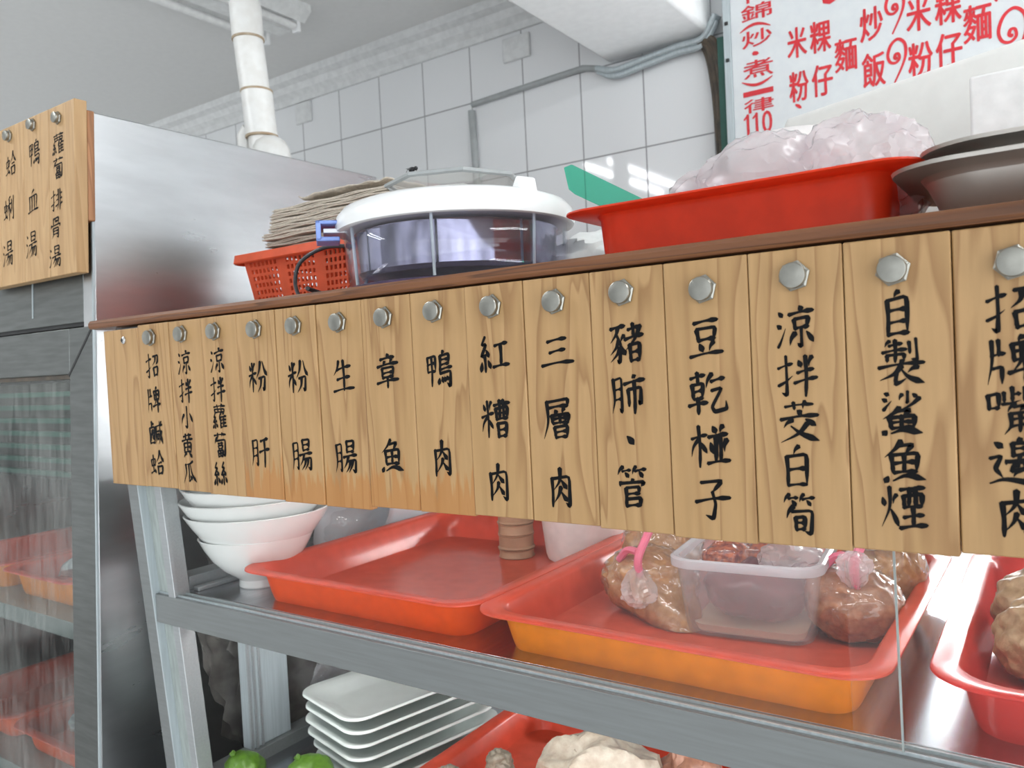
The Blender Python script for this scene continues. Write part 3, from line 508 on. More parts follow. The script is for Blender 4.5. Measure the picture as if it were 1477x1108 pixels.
def brush(bm, ch, cx, cz, w, h, y, wd=.0042, yfun=None):
    rnd = random.Random(ord(ch)*31+int(cx*1000)); js = 0
    for comp, bx, by, bw, bh in CH[ch]:
        for st in G[comp].split(';'):
            kind = st[0]; P = []
            for q in st[1:].split():
                a, b = map(float, q.split(',')); u = (bx+a*bw/100)/100-.5; v = (by+b*bh/100)/100-.5
                u += rnd.uniform(-.012, .012); v += rnd.uniform(-.012, .012)-u*.05
                P.append(Vector((cx+u*w, cz-v*h)))
            if len(P) == 2:
                a, b = P; dd = b-a; nn = Vector((-dd.y, dd.x)); sg = {'p': -.10, 'n': .08, 'h': .03, 't': -.05}.get(kind, .02)
                P = [a, (a+b)/2+nn*sg, b]
            P3 = [Vector((q.x, q.y, 0)) for q in P]
            pts = [Vector((q.x, q.y)) for q in (spline(P3, 7) if kind != 'k' else kink(P3))]
            js += 1
            f = wd*(1.0 if bw*bh > 4200 else .82)*rnd.uniform(.9, 1.1)
            ribbon(bm, pts, PROF[kind], f, y-.00002*js)
def kink(P):
    out = []
    for a, b in zip(P, P[1:]):
        for k in range(6): out.append(a+(b-a)*(k/6))
    out.append(P[-1])
    for _ in range(1): out = [out[0]]+[(out[i-1]+out[i]*2+out[i+1])/4 for i in range(1, len(out)-1)]+[out[-1]]
    return out

# ------------------------------------------------------------------ menu planks hung on the case front
def hexcap(parent, x, y, z, s=1.0):
    bm = B(); n = 6; rings = []
    for r, dy in ((.0128*s, 0), (.0135*s, -.0015), (.0135*s, -.003), (.0118*s, -.0042)):
        rings.append([bm.verts.new((x+r*math.cos(2*PI*i/n+.26), y+dy, z+r*math.sin(2*PI*i/n+.26))) for i in range(n)])
    for a, b in zip(rings, rings[1:]):
        for i in range(n): bm.faces.new((a[i], a[(i+1) % n], b[(i+1) % n], b[i]))
    bm.faces.new(rings[-1]); bm.faces.new(rings[0][::-1]); o = link('hex_bolt', bm, 'bolt', parent, smooth=False)
    bm = B(); n = 28; rings = []
    for r, dy in ((.0108, -.004), (.0112, -.0088), (.0106, -.0098), (.0098, -.0101), (.001, -.0102)):
        rings.append([bm.verts.new((x+r*s*math.cos(2*PI*i/n), y+dy, z+r*s*math.sin(2*PI*i/n))) for i in range(n)])
    for a, b in zip(rings, rings[1:]):
        for i in range(n): bm.faces.new((a[i], a[(i+1) % n], b[(i+1) % n], b[i]))
    bm.faces.new(rings[-1]); o2 = link('bolt_cap', bm, 'bolt', o)
    return o
PL = [('', [], (-1.2375, 1.5121)),
('招牌鹹蛤', [(-1.1612, 1.468), (-1.1632, 1.415), (-1.1633, 1.3629), (-1.1646, 1.316)], (-1.1589, 1.5122)),
('涼拌小黃瓜', [(-1.0788, 1.4702), (-1.0797, 1.4275), (-1.0804, 1.3868), (-1.083, 1.3449), (-1.0819, 1.3051)], (-1.0785, 1.5128)),
('涼拌蘿蔔絲', [(-0.9977, 1.4701), (-1.0002, 1.4281), (-0.9991, 1.3889), (-1.0016, 1.3476), (-1.0041, 1.3051)], (-0.9974, 1.512)),
('粉肝', [(-0.9086, 1.4435), (-0.9121, 1.3397)], (-0.9061, 1.5093)), ('粉腸', [(-0.8277, 1.4412), (-0.8284, 1.3372)], (-0.8266, 1.5089)),
('生腸', [(-0.7445, 1.4397), (-0.7477, 1.3367)], (-0.7459, 1.508)), ('章魚', [(-0.668, 1.4442), (-0.6677, 1.3399)], (-0.6672, 1.5085)), ('鴨肉', [(-0.5868, 1.4431), (-0.5886, 1.3397)], (-0.589, 1.5101)),
('紅糟肉', [(-0.5073, 1.4571), (-0.5089, 1.3864), (-0.5094, 1.316)], (-0.5066, 1.5092)), ('三層肉', [(-0.4278, 1.4557), (-0.4308, 1.3865), (-0.4306, 1.3139)], (-0.4272, 1.5079)),
('豬肺、管', [(-0.3482, 1.4602), (-0.3484, 1.4105), (-0.3483, 1.3668), (-0.3483, 1.3201)], (-0.3494, 1.5103)), ('豆乾椪子', [(-0.267, 1.4604), (-0.2678, 1.4105), (-0.2673, 1.3616), (-0.2668, 1.3119)], (-0.2672, 1.5062)),
('涼拌茭白筍', [(-0.1864, 1.4661), (-0.1868, 1.4241), (-0.1859, 1.3844), (-0.1897, 1.3456), (-0.189, 1.303)], (-0.1851, 1.51)), ('自製鯊魚煙', [(-0.106, 1.4721), (-0.1047, 1.4329), (-0.1055, 1.3914), (-0.1047, 1.3513), (-0.1069, 1.3144)], (-0.108, 1.5073)),
('招牌嘴邊肉', [(-0.0287, 1.4701), (-0.0292, 1.431), (-0.0298, 1.3932), (-0.0295, 1.3532), (-0.0287, 1.3142)], (-0.0263, 1.5044))]
SEAM = [-1.298, -1.2155, -1.1315, -1.049, -.9640, -.8815, -.8010, -.7180, -.6360, -.5525, -.4735, -.3915, -.3105, -.2285, -.1475, -.0668, .014]
SEAM = [s*.984-.001 if i else -1.2985 for i, s in enumerate(SEAM)]
BOT = [1.2778, 1.2783, 1.2765, 1.2749, 1.2753, 1.2733, 1.2720, 1.2766, 1.2759, 1.2779, 1.277, 1.2754, 1.2736, 1.275, 1.2778, 1.2806]
ORD = ['']
rnd = random.Random(4)
for i, (txt, pos, bolt) in enumerate(PL):
    x0, x1 = SEAM[i]+.0004, SEAM[i+1]-.0004; zb = BOT[i]; yo = rnd.uniform(-.0015, .0015); zt = 1.5335 if i not in (0,) else 1.530
    if i == 0: lab = 'blank pine menu plank with a small cross-head screw at the fridge end'
    else: lab = 'pine menu plank brushed in black with %s' % txt
    tp = thing('menu_plank', lab, 'menu board', ((x0+x1)/2, 0, zb), 'menu planks hung along the case front')
    bm = B(); box(bm, x0-(x0+x1)/2, x1-(x0+x1)/2, -.013+yo, 0, 0, zt-zb)
    o = link('plank', bm, 'plankst' if 4 <= i <= 8 else 'plank', None, bev=.0012)
    o.parent = tp
    if i == 0:
        bm = B(); n = 20; rings = []
        for r, dy in ((.0062, 0), (.0060, -.002), (.0042, -.0036), (.0005, -.0042)):
            rings.append([bm.verts.new((bolt[0]+r*math.cos(2*PI*k/n), -.013+yo+dy, bolt[1]+r*math.sin(2*PI*k/n))) for k in range(n)])
        for a, b in zip(rings, rings[1:]):
            for k in range(n): bm.faces.new((a[k], a[(k+1) % n], b[(k+1) % n], b[k]))
        bm.faces.new(rings[-1]); s = link('screw', bm, 'screw', tp)
        bm = B(); box(bm, bolt[0]-.003, bolt[0]+.003, -.0178+yo, -.0165+yo, bolt[1]-.0006, bolt[1]+.0006); box(bm, bolt[0]-.0006, bolt[0]+.0006, -.0178+yo, -.0165+yo, bolt[1]-.003, bolt[1]+.003)
        link('cross_slot', bm, 'dark', s)
    else:
        hexcap(tp, bolt[0], -.013+yo, bolt[1])
        for ch, (x, z) in zip(txt, pos):
            bm = B(); hh = .041 if len(txt) <= 3 else (.0385 if len(txt) == 4 else .0355)
            brush(bm, ch, x, z, hh*.92, hh, -.0133+yo, .0044 if len(txt) < 5 else .0040)
            link('brushed_character', bm, 'ink', tp, smooth=False)

# soup planks on the fridge header
BX = [-1.392, -1.482, -1.577, -1.672, -1.775, -1.87]
SP = [('蘿蔔排骨湯', [(-1.447, 1.871), (-1.449, 1.828), (-1.456, 1.772), (-1.460, 1.724), (-1.464, 1.672)], (-1.446, 1.916)), ('鴨血湯', [(-1.535, 1.871), (-1.542, 1.783), (-1.550, 1.704)], (-1.538, 1.923)),
      ('蛤蜊湯', [(-1.627, 1.867), (-1.637, 1.783), (-1.643, 1.698)], (-1.631, 1.921)), ('粉肝湯', [(-1.722, 1.867), (-1.733, 1.783), (-1.738, 1.698)], (-1.727, 1.921))]
bm = B(); slab(bm, -1.77, -1.3935, 1.73, 1.925, -.0135, 0); tag(link('backing_batten', bm, 'cleat', bev=.002), 'reddish brown batten behind the soup planks on the fridge front', 'batten')
for i, (txt, pos, bolt) in enumerate(SP):
    x1, x0 = BX[i]-.0003, BX[i+1]+.0003
    lab = 'pine soup plank on the fridge brushed with %s' % txt if txt else 'pine soup plank at the far left end of the fridge, mostly outside the photo'
    tp = thing('soup_plank', lab, 'menu board', ((x0+x1)/2, yf(1.78), 1.638), 'soup planks on the fridge front')
    bm = B(); slab(bm, x0, x1, 1.638, 1.94, -.036, -.0137)
    link('plank', bm, 'board', tp, bev=.0015)
    if txt:
        b = hexcap(tp, bolt[0], yf(bolt[1])-.036, bolt[1], .85)
        for ch, (x, z) in zip(txt, pos):
            bm = B(); brush(bm, ch, x, z, .040, .037 if len(txt) == 5 else .046, 0, .0038)
            for v in bm.verts: v.co.y += yf(v.co.z)-.0363
            link('brushed_character', bm, 'ink', tp, smooth=False)

# ------------------------------------------------------------------ display case
case = thing('display_case', 'grey aluminium and glass food display case under the menu planks', 'display case', (-.3, .45, 0))
XR = .75
def yg(z): return .004+(1.28-z)*.075      # leaning plane of the case front
def lean(bm, x0, x1, z0, z1, t0, t1): hexa(bm, [(x, yg(z)+tt, z) for x in (x0, x1) for tt in (t0, t1) for z in (z0, z1)])
bm = B(); lean(bm, -1.288, -1.254, .05, 1.28, .0, .035); p0 = link('front_post', bm, 'alud', case, bev=.001)
bm = B(); lean(bm, -1.2545, -1.251, .05, 1.28, -.003, .03); link('post_lip', bm, 'alul', p0)
bm = B(); lean(bm, -1.251, -1.222, .05, 1.28, .010, .035); link('glass_channel', bm, 'chan', p0)
bm = B(); lean(bm, -1.222, -1.214, .05, 1.28, .018, .035); link('channel_gap', bm, 'dark', p0)
bm = B(); lean(bm, -1.214, -1.196, .05, 1.28, .002, .03); link('inner_stop', bm, 'alu', p0, bev=.001)
boxo('head_rail', (-1.29, XR, .003, .04, 1.287, 1.534), 'alud', case)
boxo('front_rail', (-1.254, XR, .0195, .052, 1.042, 1.0895), 'alud', case, bev=.0012)
bm = B(); box(bm, -1.25, XR, .0265, .0285, 1.0895, 1.0925); box(bm, -1.25, XR, .040, .042, 1.0895, 1.0925); link('glass_track', bm, 'alul', case)
boxo('lower_front_rail', (-1.254, XR, .045, .078, .70, .7495), 'alud', case)
boxo('shelf_plate', (-1.235, XR, .052, .84, 1.080, 1.0898), 'shelf', case, bev=.0005)
boxo('lower_shelf_plate', (-1.235, XR, .078, .84, .738, .7498), 'shelf', case, bev=.0005)
boxo('side_rail', (-1.235, -1.20, .085, .84, .748, .772), 'alud', case)
bm = B(); box(bm, -1.258, -1.215, .06, .84, 1.0898, 1.112); box(bm, -1.205, -1.19, .06, .84, 1.0898, 1.097); link('side_rail', bm, 'alu', case, bev=.0015)
bm = B(); box(bm, -1.235, -1.212, .160, .250, .772, 1.08); mp_ = link('side_post', bm, 'alul', case, bev=.0015)
bm = B()
for yy in (.160, .170, .182): box(bm, -1.213, -1.2085, yy, yy+.0045, .772, 1.08)
link('post_rib', bm, 'alu', mp_)
bm = B(); box(bm, -1.246, -1.242, .06, .84, .772, 1.078); link('side_glass', bm, 'glass', case)
bm = B(); box(bm, -1.254, -1.250, .06, .84, 1.113, 1.53); link('side_glass', bm, 'glass', case)
bm = B(); lean(bm, -1.214, -.120, 1.0928, 1.286, .0055, .0085); g1 = link('front_glass', bm, 'glass', case)
bm = B(); lean(bm, -.1198, -.1182, 1.0928, 1.286, .0055, .0085); link('glass_edge', bm, 'chan', g1)
bm = B(); lean(bm, -.16, XR, 1.0928, 1.286, .0100, .0130); link('front_glass', bm, 'glass', case)
bm = B(); tube(bm, [(-1.15, .062, 1.503), (XR-.05, .062, 1.503)], .0105, 12); link('added_case_tube', bm, 'casefill', case)  # tube added behind the planks to brighten the upper trays
boxo('added_tube_mount', (-1.2, XR-.02, .044, .08, 1.516, 1.5345), 'lid', case)
bm = B(); tube(bm, [(-1.15, .070, 1.064), (XR-.05, .070, 1.064)], .0065, 12); link('added_case_tube', bm, 'casefill', case)  # second added tube, hidden by the rail, brightens the lower shelf
boxo('added_tube_mount', (-1.2, XR-.02, .060, .08, 1.0725, 1.0798), 'lid', case)
bm = B(); lathe(bm, [(.010, 0), (.0095, .0006), (.0085, .0006), (.008, .0003), (.001, .0003)], (-.105, .222, 1.0896), 24); link('shelf_plug', bm, 'alu', case)
boxo('back_post', (-1.26, -1.22, .80, .84, .05, 1.534), 'alu', case)
boxo('base_cabinet', (-1.235, XR, .09, .84, .04, .738), 'alud', case)
boxo('right_post', (XR, XR+.04, .01, .84, .04, 1.534), 'alud', case)
tp_ = thing('counter_top', 'aged brown wooden top board of the display case with rounded front edge', 'counter top', (-.3, .45, 1.535))
bm = B()
pr = [(.0, 1.5355), (-.011, 1.5365), (-.0135, 1.540), (-.0135, 1.5455), (-.010, 1.5500), (0, 1.5515), (.92, 1.5515), (.92, 1.5355)]
e0 = [bm.verts.new((-1.345 if a < .02 else -1.27, a, b)) for a, b in pr]; e1 = [bm.verts.new((XR+.05, a, b)) for a, b in pr]; k = len(pr)
for i in range(k): bm.faces.new((e0[i], e0[(i+1) % k], e1[(i+1) % k], e1[i]))
bm.faces.new(e0[::-1]); bm.faces.new(e1); link('board', bm, 'oldwood', tp_, angle=25)
TOP = 1.5515

# ------------------------------------------------------------------ on top of the counter
# basket of newspapers
bk = thing('plastic_basket', 'orange red perforated basket holding newspapers', 'basket', (-1.08, .30, TOP))
bx0, bx1, by0, by1, bh = -1.225, -.935, .215, .41, .112
bcx, bcy = (bx0+bx1)/2, (by0+by1)/2
bm = B(); nz_ = 7
def wallpt(side, u, v):
    s = .86+.14*v; hx, hy = (bx1-bx0)/2*s, (by1-by0)/2*s; z = TOP+bh*v
    a = (u*2-1)
    return Vector((bcx+a*hx, bcy-hy, z)) if side == 0 else Vector((bcx+hx, bcy+a*hy, z)) if side == 1 else Vector((bcx-a*hx, bcy+hy, z)) if side == 2 else Vector((bcx-hx, bcy-a*hy, z))
for side in range(4):
    nu = 26 if side % 2 == 0 else 18
    for i in range(nu):
        for j in range(nz_+2):
            u0, u1, v0, v1 = i/nu, (i+1)/nu, j/(nz_+2), (j+1)/(nz_+2)
            q = [wallpt(side, u0, v0), wallpt(side, u1, v0), wallpt(side, u1, v1), wallpt(side, u0, v1)]
            vs = [bm.verts.new(p) for p in q]
            hole = 0 < j < nz_+1 and (i % 9) not in (0, 8) and 0 < i < nu-1
            if not hole: bm.faces.new(vs)
            else:
                c = sum(q, Vector())/4; iv = [bm.verts.new(c+(p-c)*.60) for p in q]
                for k2 in range(4): bm.faces.new((vs[k2], vs[(k2+1) % 4], iv[(k2+1) % 4], iv[k2]))
bmesh.ops.remove_doubles(bm, verts=bm.verts, dist=1e-5)
solid(link('basket_wall', bm, 'basket', bk, smooth=False), .003)
bm = B(); hx, hy = (bx1-bx0)/2, (by1-by0)/2
loft(bm, [(hx-.002, hy-.002, .01, bh-.006), (hx+.012, hy+.012, .016, bh-.004), (hx+.016, hy+.016, .018, bh-.016), (hx+.018, hy+.018, .018, bh-.014), (hx+.016, hy+.016, .018, bh), (hx-.004, hy-.004, .01, bh+.001), (hx-.005, hy-.005, .01, bh-.006)], (bcx, bcy, TOP), 0, 5, False, False)
link('basket_rim', bm, 'basket', bk)
boxo('basket_floor', (bcx-hx*.86, bcx+hx*.86, bcy-hy*.86, bcy+hy*.86, TOP, TOP+.003), 'basket', bk)
# newspapers: folded sheets stacked on the rim
zt = TOP+bh+.0015
OR = ['lowest', 'second lowest', 'third lowest', 'fourth lowest', 'third from the top', 'second from the top', 'topmost']
rn = random.Random(8)
for k in range(7):
    th = [.013, .010, .012, .009, .012, .009, .010][k]; xl = -1.205+rn.uniform(-.006, .012)+.004*k; xr = xl+.29; y0_, y1_ = .245+rn.uniform(-.01, .01), .44
    ny = 5; pts = []
    lay = 4
    bm = B()
    for l in range(lay):
        za, zb_ = zt+th*l/lay, zt+th*(l+1)/lay-.0003; inset = .003*((l % 2))
        n = 12; rings = []
        for i in range(n+1):
            x = xl+inset+(xr-xl-inset)*i/n; wv = .0012*math.sin(i*1.3+l+k)
            rings.append([bm.verts.new((x, y0_+inset*.6, za+wv*(i > 0))), bm.verts.new((x, y1_, za+wv*(i > 0))), bm.verts.new((x, y1_, zb_+wv*(i > 0))), bm.verts.new((x, y0_+inset*.6, zb_+wv*(i > 0)))])
        for a, b in zip(rings, rings[1:]):
            for q in range(4): bm.faces.new((a[q], a[(q+1) % 4], b[(q+1) % 4], b[q]))
        bm.faces.new(rings[0]); bm.faces.new(rings[-1][::-1])
    tag(link('newspaper', bm, 'paper', smooth=False, bev=.0008), '%s folded newspaper of the pile on the orange basket' % OR[k], 'newspaper', 'newspapers piled on the basket')
    zt += th+.0012
bm = B(); sheet(bm, (-1.13, .27, zt+.006), (.20, .02, .006), (0, .13, 0), 26, 10, lambda u, v: .010*ridge(u*1.0, v*.7, 3, 5)+.004)
tag(solid(link('loose_newspaper', bm, 'paper'), .002), 'crumpled loose sheet lying on top of the newspaper pile', 'newspaper')
# black cord hanging over the basket
bm = B(); tube(bm, spline([(-.885, .165, TOP+.085), (-.94, .15, TOP+.088), (-.985, .14, TOP+.07), (-.995, .135, TOP+.04), (-.975, .125, TOP+.012), (-.955, .12, TOP+.005), (-.90, .115, TOP+.006), (-.86, .04, TOP+.012)]), .0032, 8)
tag(link('power_cord', bm, 'cord'), 'black cord looping in front of the orange basket', 'cord')

# round clear cake box
JX, JY = -.716, .198
jar = thing('cake_carrier', 'big round clear plastic box with white lid and blue latch', 'food container', (JX, JY, TOP))
bm = B(); lathe(bm, [(.150, 0), (.158, .002), (.159, .008), (.152, .010)], (JX, JY, TOP), 72); link('base', bm, 'purple', jar)
bm = B(); lathe(bm, [(.1535, .008), (.1585, .045), (.1595, .095)], (JX, JY, TOP), 72, caps=False); wl = link('clear_wall', bm, 'acrylic', jar)
solid(wl, .0025)
bm = B()
for k in range(7):
    a = 2*PI*k/7-.206; c, s = math.cos(a), math.sin(a)
    tube(bm, [(JX+.154*c, JY+.154*s, TOP+.010), (JX+.1585*c, JY+.1585*s, TOP+.09)], .0022, 8)
link('wall_rib', bm, 'alul', jar)
bm = B(); lathe(bm, [(.160, .088), (.167, .0865), (.171, .088), (.172, .096), (.169, .109), (.161, .118), (.145, .1240), (.10, .1275), (.001, .129)], (JX, JY, TOP), 80); link('lid', bm, 'lid', jar)
def ang(a, r, z): return (JX+r*math.cos(a), JY+r*math.sin(a), TOP+z)
la = math.atan2(-.125, -.115)
lt = None
bm = B()
ca, sa = math.cos(la), math.sin(la)
def lbox(bm, r0, r1, w, z0, z1):
    hexa(bm, [(JX+r*ca-t_*sa, JY+r*sa+t_*ca, TOP+z) for r in (r0, r1) for t_ in (-w, w) for z in (z0, z1)])
lbox(bm, .168, .198, .026, .097, .102); lbox(bm, .191, .198, .026, .076, .102); lbox(bm, .166, .198, .024, .074, .080); lt = link('latch', bm, 'blue', jar, bev=.0015)
bm = B(); lbox(bm, .155, .188, .018, .086, .092); link('latch_tongue', bm, 'lid', lt, bev=.001)
la2 = math.atan2(.02, .13)+.35
bm = B(); c2, s2 = math.cos(la2), math.sin(la2)
pts = [(.150, .118), (.166, .140), (.172, .138), (.178, .112)]
bm2 = []
for sg in (-.018, .018): bm2.append([bm.verts.new((-.580+(r-.16)*.7+sg*.30, .170+sg*.7, TOP+z)) for r, z in pts])
for i in range(4): bm.faces.new((bm2[0][i], bm2[0][(i+1) % 4], bm2[1][(i+1) % 4], bm2[1][i]))
bm.faces.new(bm2[0]); bm.faces.new(bm2[1][::-1]); link('lid_tab', bm, 'lid', jar, bev=.002)
bm = B(); lathe(bm, [(.001, .0185), (.10, .0185), (.138, .022), (.143, .028), (.145, .080), (.147, .083), (.141, .083), (.138, .03), (.001, .022)], (JX, JY, TOP), 72, caps=False)
tag(link('steel_bowl', bm, 'pot'), 'shiny steel bowl inside the round clear box', 'bowl')
# clear octagonal box on the lid, with a fly
cb = thing('clear_takeaway_box', 'clear angular plastic box resting on the white lid', 'food container', (JX-.022, JY+.03, TOP+.129))
bm = B(); secs = []
lathe(bm, [(.088, .129), (.091, .131), (.098, .161), (.0995, .1635), (.095, .165), (.001, .1655)], (JX-.022, JY+.03, TOP), 8); o = link('box_shell', bm, 'clam', cb, smooth=False)
bm = B(); lathe(bm, [(.099, .1605), (.1035, .162), (.1035, .165), (.099, .1665)], (JX-.022, JY+.03, TOP), 8, caps=False); solid(link('box_rim', bm, 'grey', cb, smooth=False), .0015)
bm = B(); blob(bm, (JX-.03, JY+.02, TOP+.1415), (.085, .08, .012), .2, 2, 5, 3, flat=.012); tag(link('paper_napkin', bm, 'card'), 'white crumpled paper inside the clear angular box', 'paper')
fx, fy, fz = JX-.023, JY-.064, TOP+.1668
fl = thing('fly', 'black fly sitting on the clear box edge', 'fly', (fx, fy, fz))
bm = B(); blob(bm, (fx, fy, fz+.0045), (.0060, .0038, .0036), 0, 1, 0, 2); blob(bm, (fx+.0075, fy, fz+.0050), (.0028, .0030, .0030), 0, 1, 0, 2)
link('fly_body', bm, 'flyb', fl)
for s in (-1, 1):
    bm = B(); box(bm, fx-.010, fx, fy+s*.001-.001, fy+s*.003+.001, fz+.0065, fz+.0068); link('wing', bm, 'flyb', fl)
for kx in (-.003, 0, .003):
    bm = B()
    for s in (-1, 1): tube(bm, [(fx+kx, fy, fz+.004), (fx+kx*1.4, fy+s*.004, fz+.0045), (fx+kx*1.8, fy+s*.006, fz)], .0004, 5)
    link('leg', bm, 'flyb', fl)
bm = B(); tube(bm, spline([(-.93, .40, TOP+.165), (-.905, .41, TOP+.182), (-.88, .41, TOP+.180), (-.86, .41, TOP+.160)]), .0025, 8)
o = tag(link('black_wire_loop', bm, 'cord'), 'small black wire loop showing behind the clear angular box', 'wire')
# white bag between the round box and the red tub
bm = B(); blob(bm, (-.545, .33, TOP+.028), (.075, .06, .045), .5, 1.8, 4, 4, ridge=True, flat=.028); tag(link('plastic_bag', bm, 'card'), 'white folded bag lying between the round box and the red tub', 'bag')
# red tub
tx0, tx1, ty0, ty1 = -.462, -.094, .052, .335
tc_ = ((tx0+tx1)/2, (ty0+ty1)/2)
thx, thy = (tx1-tx0)/2, (ty1-ty0)/2
traymesh('red_tub', thx, thy, .0605, .036, 'tub', (tc_[0], tc_[1], TOP), 'deep red plastic tub on the counter top, holding a white bag', 'tub', lip=.030, slope=.006)
bm = B(); blob(bm, (-.168, .185, TOP+.070), (.062, .062, .056), .42, 2.3, 15, 5, ridge=True, flat=.066); blob(bm, (-.262, .180, TOP+.066), (.072, .065, .060), .30, 2.2, 17, 5, ridge=True, flat=.062); blob(bm, (-.335, .180, TOP+.050), (.045, .05, .048), .35, 2.4, 18, 4, ridge=True, flat=.046)
tag(link('plastic_bag', bm, 'wbag'), 'crumpled translucent white bag bulging out of the red tub', 'bag')
bm = B(); lathe(bm, [(.075, 0), (.078, .004), (.070, .05), (.050, .068), (.03, .072), (.001, .072)], (-.255, .262, TOP+.078), 40); tag(link('plastic_bowl', bm, 'cup'), 'upturned pale bowl half wrapped in the white bag of the red tub', 'bowl')
bm = B()
pg = [(-.536, 1.702), (-.530, 1.672), (-.521, 1.664), (-.37, 1.578), (-.335, 1.575), (-.34, 1.592), (-.524, 1.704)]
f_ = [[bm.verts.new((x, .205+dy, z)) for x, z in pg] for dy in (0, .005)]
for i in range(len(pg)): bm.faces.new((f_[0][i], f_[0][(i+1) % len(pg)], f_[1][(i+1) % len(pg)], f_[1][i]))
bm.faces.new(f_[0]); bm.faces.new(f_[1][::-1]); tag(link('spatula_handle', bm, 'green', bev=.0012), 'green see-through plastic handle sticking out of the red tub', 'handle')
# steel pans
def pan(name, x0, x1, y0, y1, zb, h, lip, label):
    bm = B(); hx, hy = (x1-x0)/2, (y1-y0)/2
    loft(bm, [(hx-lip-.018, hy-lip-.018, .03, 0), (hx-lip-.014, hy-lip-.014, .035, .003), (hx-lip, hy-lip, .045, h-.008), (hx-.006, hy-.006, .055, h-.003), (hx-.001, hy-.001, .055, h-.004), (hx, hy, .055, h-.001), (hx-.003, hy-.003, .055, h), (hx-lip*.8, hy-lip*.8, .048, h-.005), (hx-lip-.002, hy-lip-.002, .043, h-.012), (hx-lip-.016, hy-lip-.016, .03, .004)], ((x0+x1)/2, (y0+y1)/2, zb), 0, 8)
    return tag(link(name, bm, 'pan', angle=50), label, 'pan')
pan('steel_pan', -.118, .26, .005, .27, TOP, .044, .024, 'lower dull steel pan overhanging the counter edge beside the red tub')
pan('steel_pan', -.098, .25, .03, .28, TOP+.0225, .040, .024, 'upper dull steel pan nested in the other pan')
tag(boxo('white_carton', (-.078, .22, .36, .55, TOP, 1.752), 'card', bev=.003), 'white cardboard carton standing behind the steel pans', 'box')
bm = B(); loft(bm, [(.28, .08, .012, 0), (.285, .085, .015, .01), (.29, .09, .018, .30), (.286, .086, .016, .309)], (-.105, .745, TOP), -.40, 5)
tag(link('foam_box', bm, 'foam'), 'big white foam box behind the carton, hiding the lower menu sign', 'box')

wl_ = thing('added_batten', 'added unseen fluorescent batten brightening the back wall below the menu sign', 'lamp', (.3, 1.5, 1.45))  # added hidden batten: lights the sign's lower part, glints on rims and shelf
boxo('added_batten_body', (-.45, 1.0, 1.50, WY, 1.43, 1.52), 'lamp', wl_)
for zz in (1.455, 1.495):
    bm = B(); tube(bm, [(-.43, 1.475, zz), (.98, 1.475, zz)], .014, 12); link('tube', bm, 'battenfill', wl_)
bm = B(); box(bm, -.45, -.43, 1.455, 1.50, 1.435, 1.515); link('tube_holder', bm, 'lid', wl_)
# ------------------------------------------------------------------ menu sign on the back wall
sg = thing('menu_sign', 'white menu sign with red printed dish names on the tiled wall', 'sign', (.3, 1.5, 1.7))
SY = 1.475
boxo('sign_panel', (-.722, 1.6, SY, SY+.05, 1.62, 2.62), 'sign', sg, bev=.002)
bm = B(); box(bm, -.742, -.722, SY-.004, SY+.055, 1.60, 2.63); fr_ = link('sign_edge', bm, 'alul', sg, bev=.001)
bm = B()
for z in (2.345, 2.255):
    lathe(bm, [(.005, 0), (.004, .003), (.001, .004)], (0, 0, 0), 12)
bm.free()
for z in (2.345, 2.245):
    bm = B(); box(bm, -.737, -.727, SY-.008, SY-.003, z-.005, z+.005); link('sign_screw', bm, 'dark', sg, bev=.002)
boxo('sign_backing', (-.765, -.742, SY+.01, SY+.06, 1.62, 2.32), 'dgreen', sg)
def glyph(bm, ch, cx, cz, w, h, y, off=.022):
    cu = bpy.data.curves.new('glyph', 'FONT'); cu.body = ch; cu.resolution_u = 3
    ob = bpy.data.objects.new('glyph', cu); COL.objects.link(ob)
    dg = bpy.context.evaluated_depsgraph_get(); me = bpy.data.meshes.new_from_object(ob.evaluated_get(dg))
    if len(me.vertices):
        xs = [v.co.x for v in me.vertices]; ys = [v.co.y for v in me.vertices]
        mx_, my_ = (min(xs)+max(xs))/2, (min(ys)+max(ys))/2; sx = w/(max(xs)-min(xs)); sy = h/(max(ys)-min(ys))
        e_ = off
        for j_, (ox, oz) in enumerate(((0, 0), (e_, 0), (-e_, 0), (0, e_*.7), (0, -e_*.7))):   # bold the strokes
            vs = [bm.verts.new((cx+ox+(v.co.x-mx_)*sx, y-.00003*j_, cz+oz+(v.co.y-my_)*sy)) for v in me.vertices]
            for p in me.polygons:
                try: bm.faces.new([vs[i] for i in p.vertices])
                except ValueError: pass
    bpy.data.objects.remove(ob); bpy.data.curves.remove(cu); bpy.data.meshes.remove(me)
yy = SY-.0012
for ch, x, z, w_, h_ in (('什', -.646, 2.404, .085, .042), ('錦', -.650, 2.356, .082, .042), ('炒', -.651, 2.286, .080, .044), ('煮', -.651, 2.205, .080, .046), ('一', -.653, 2.141, .080, .013), ('律', -.653, 2.107, .080, .036), ('0', -.632, 2.058, .026, .058), ('元', -.660, 2.012, .07, .034)):
    bm = B(); glyph(bm, ch, x, z, w_, h_, yy, .0008 if ch != '110' else .0006); link('printed_character', bm, 'red', sg, smooth=False)
for ox in (-.684, -.660):   # the two ones of 110
    bm = B(); ribbon(bm, [Vector((ox-.010, 2.074)), Vector((ox-.004, 2.080)), Vector((ox, 2.086))], (1, 1, 1, 1, 1, 1), .005, yy); ribbon(bm, [Vector((ox, 2.086)), Vector((ox, 2.058)), Vector((ox+.0005, 2.031))], (1, 1, 1, 1, 1, 1), .0075, yy-.00005)
    bmesh.ops.remove_doubles(bm, verts=bm.verts, dist=.0002); link('printed_character', bm, 'red', sg, smooth=False)
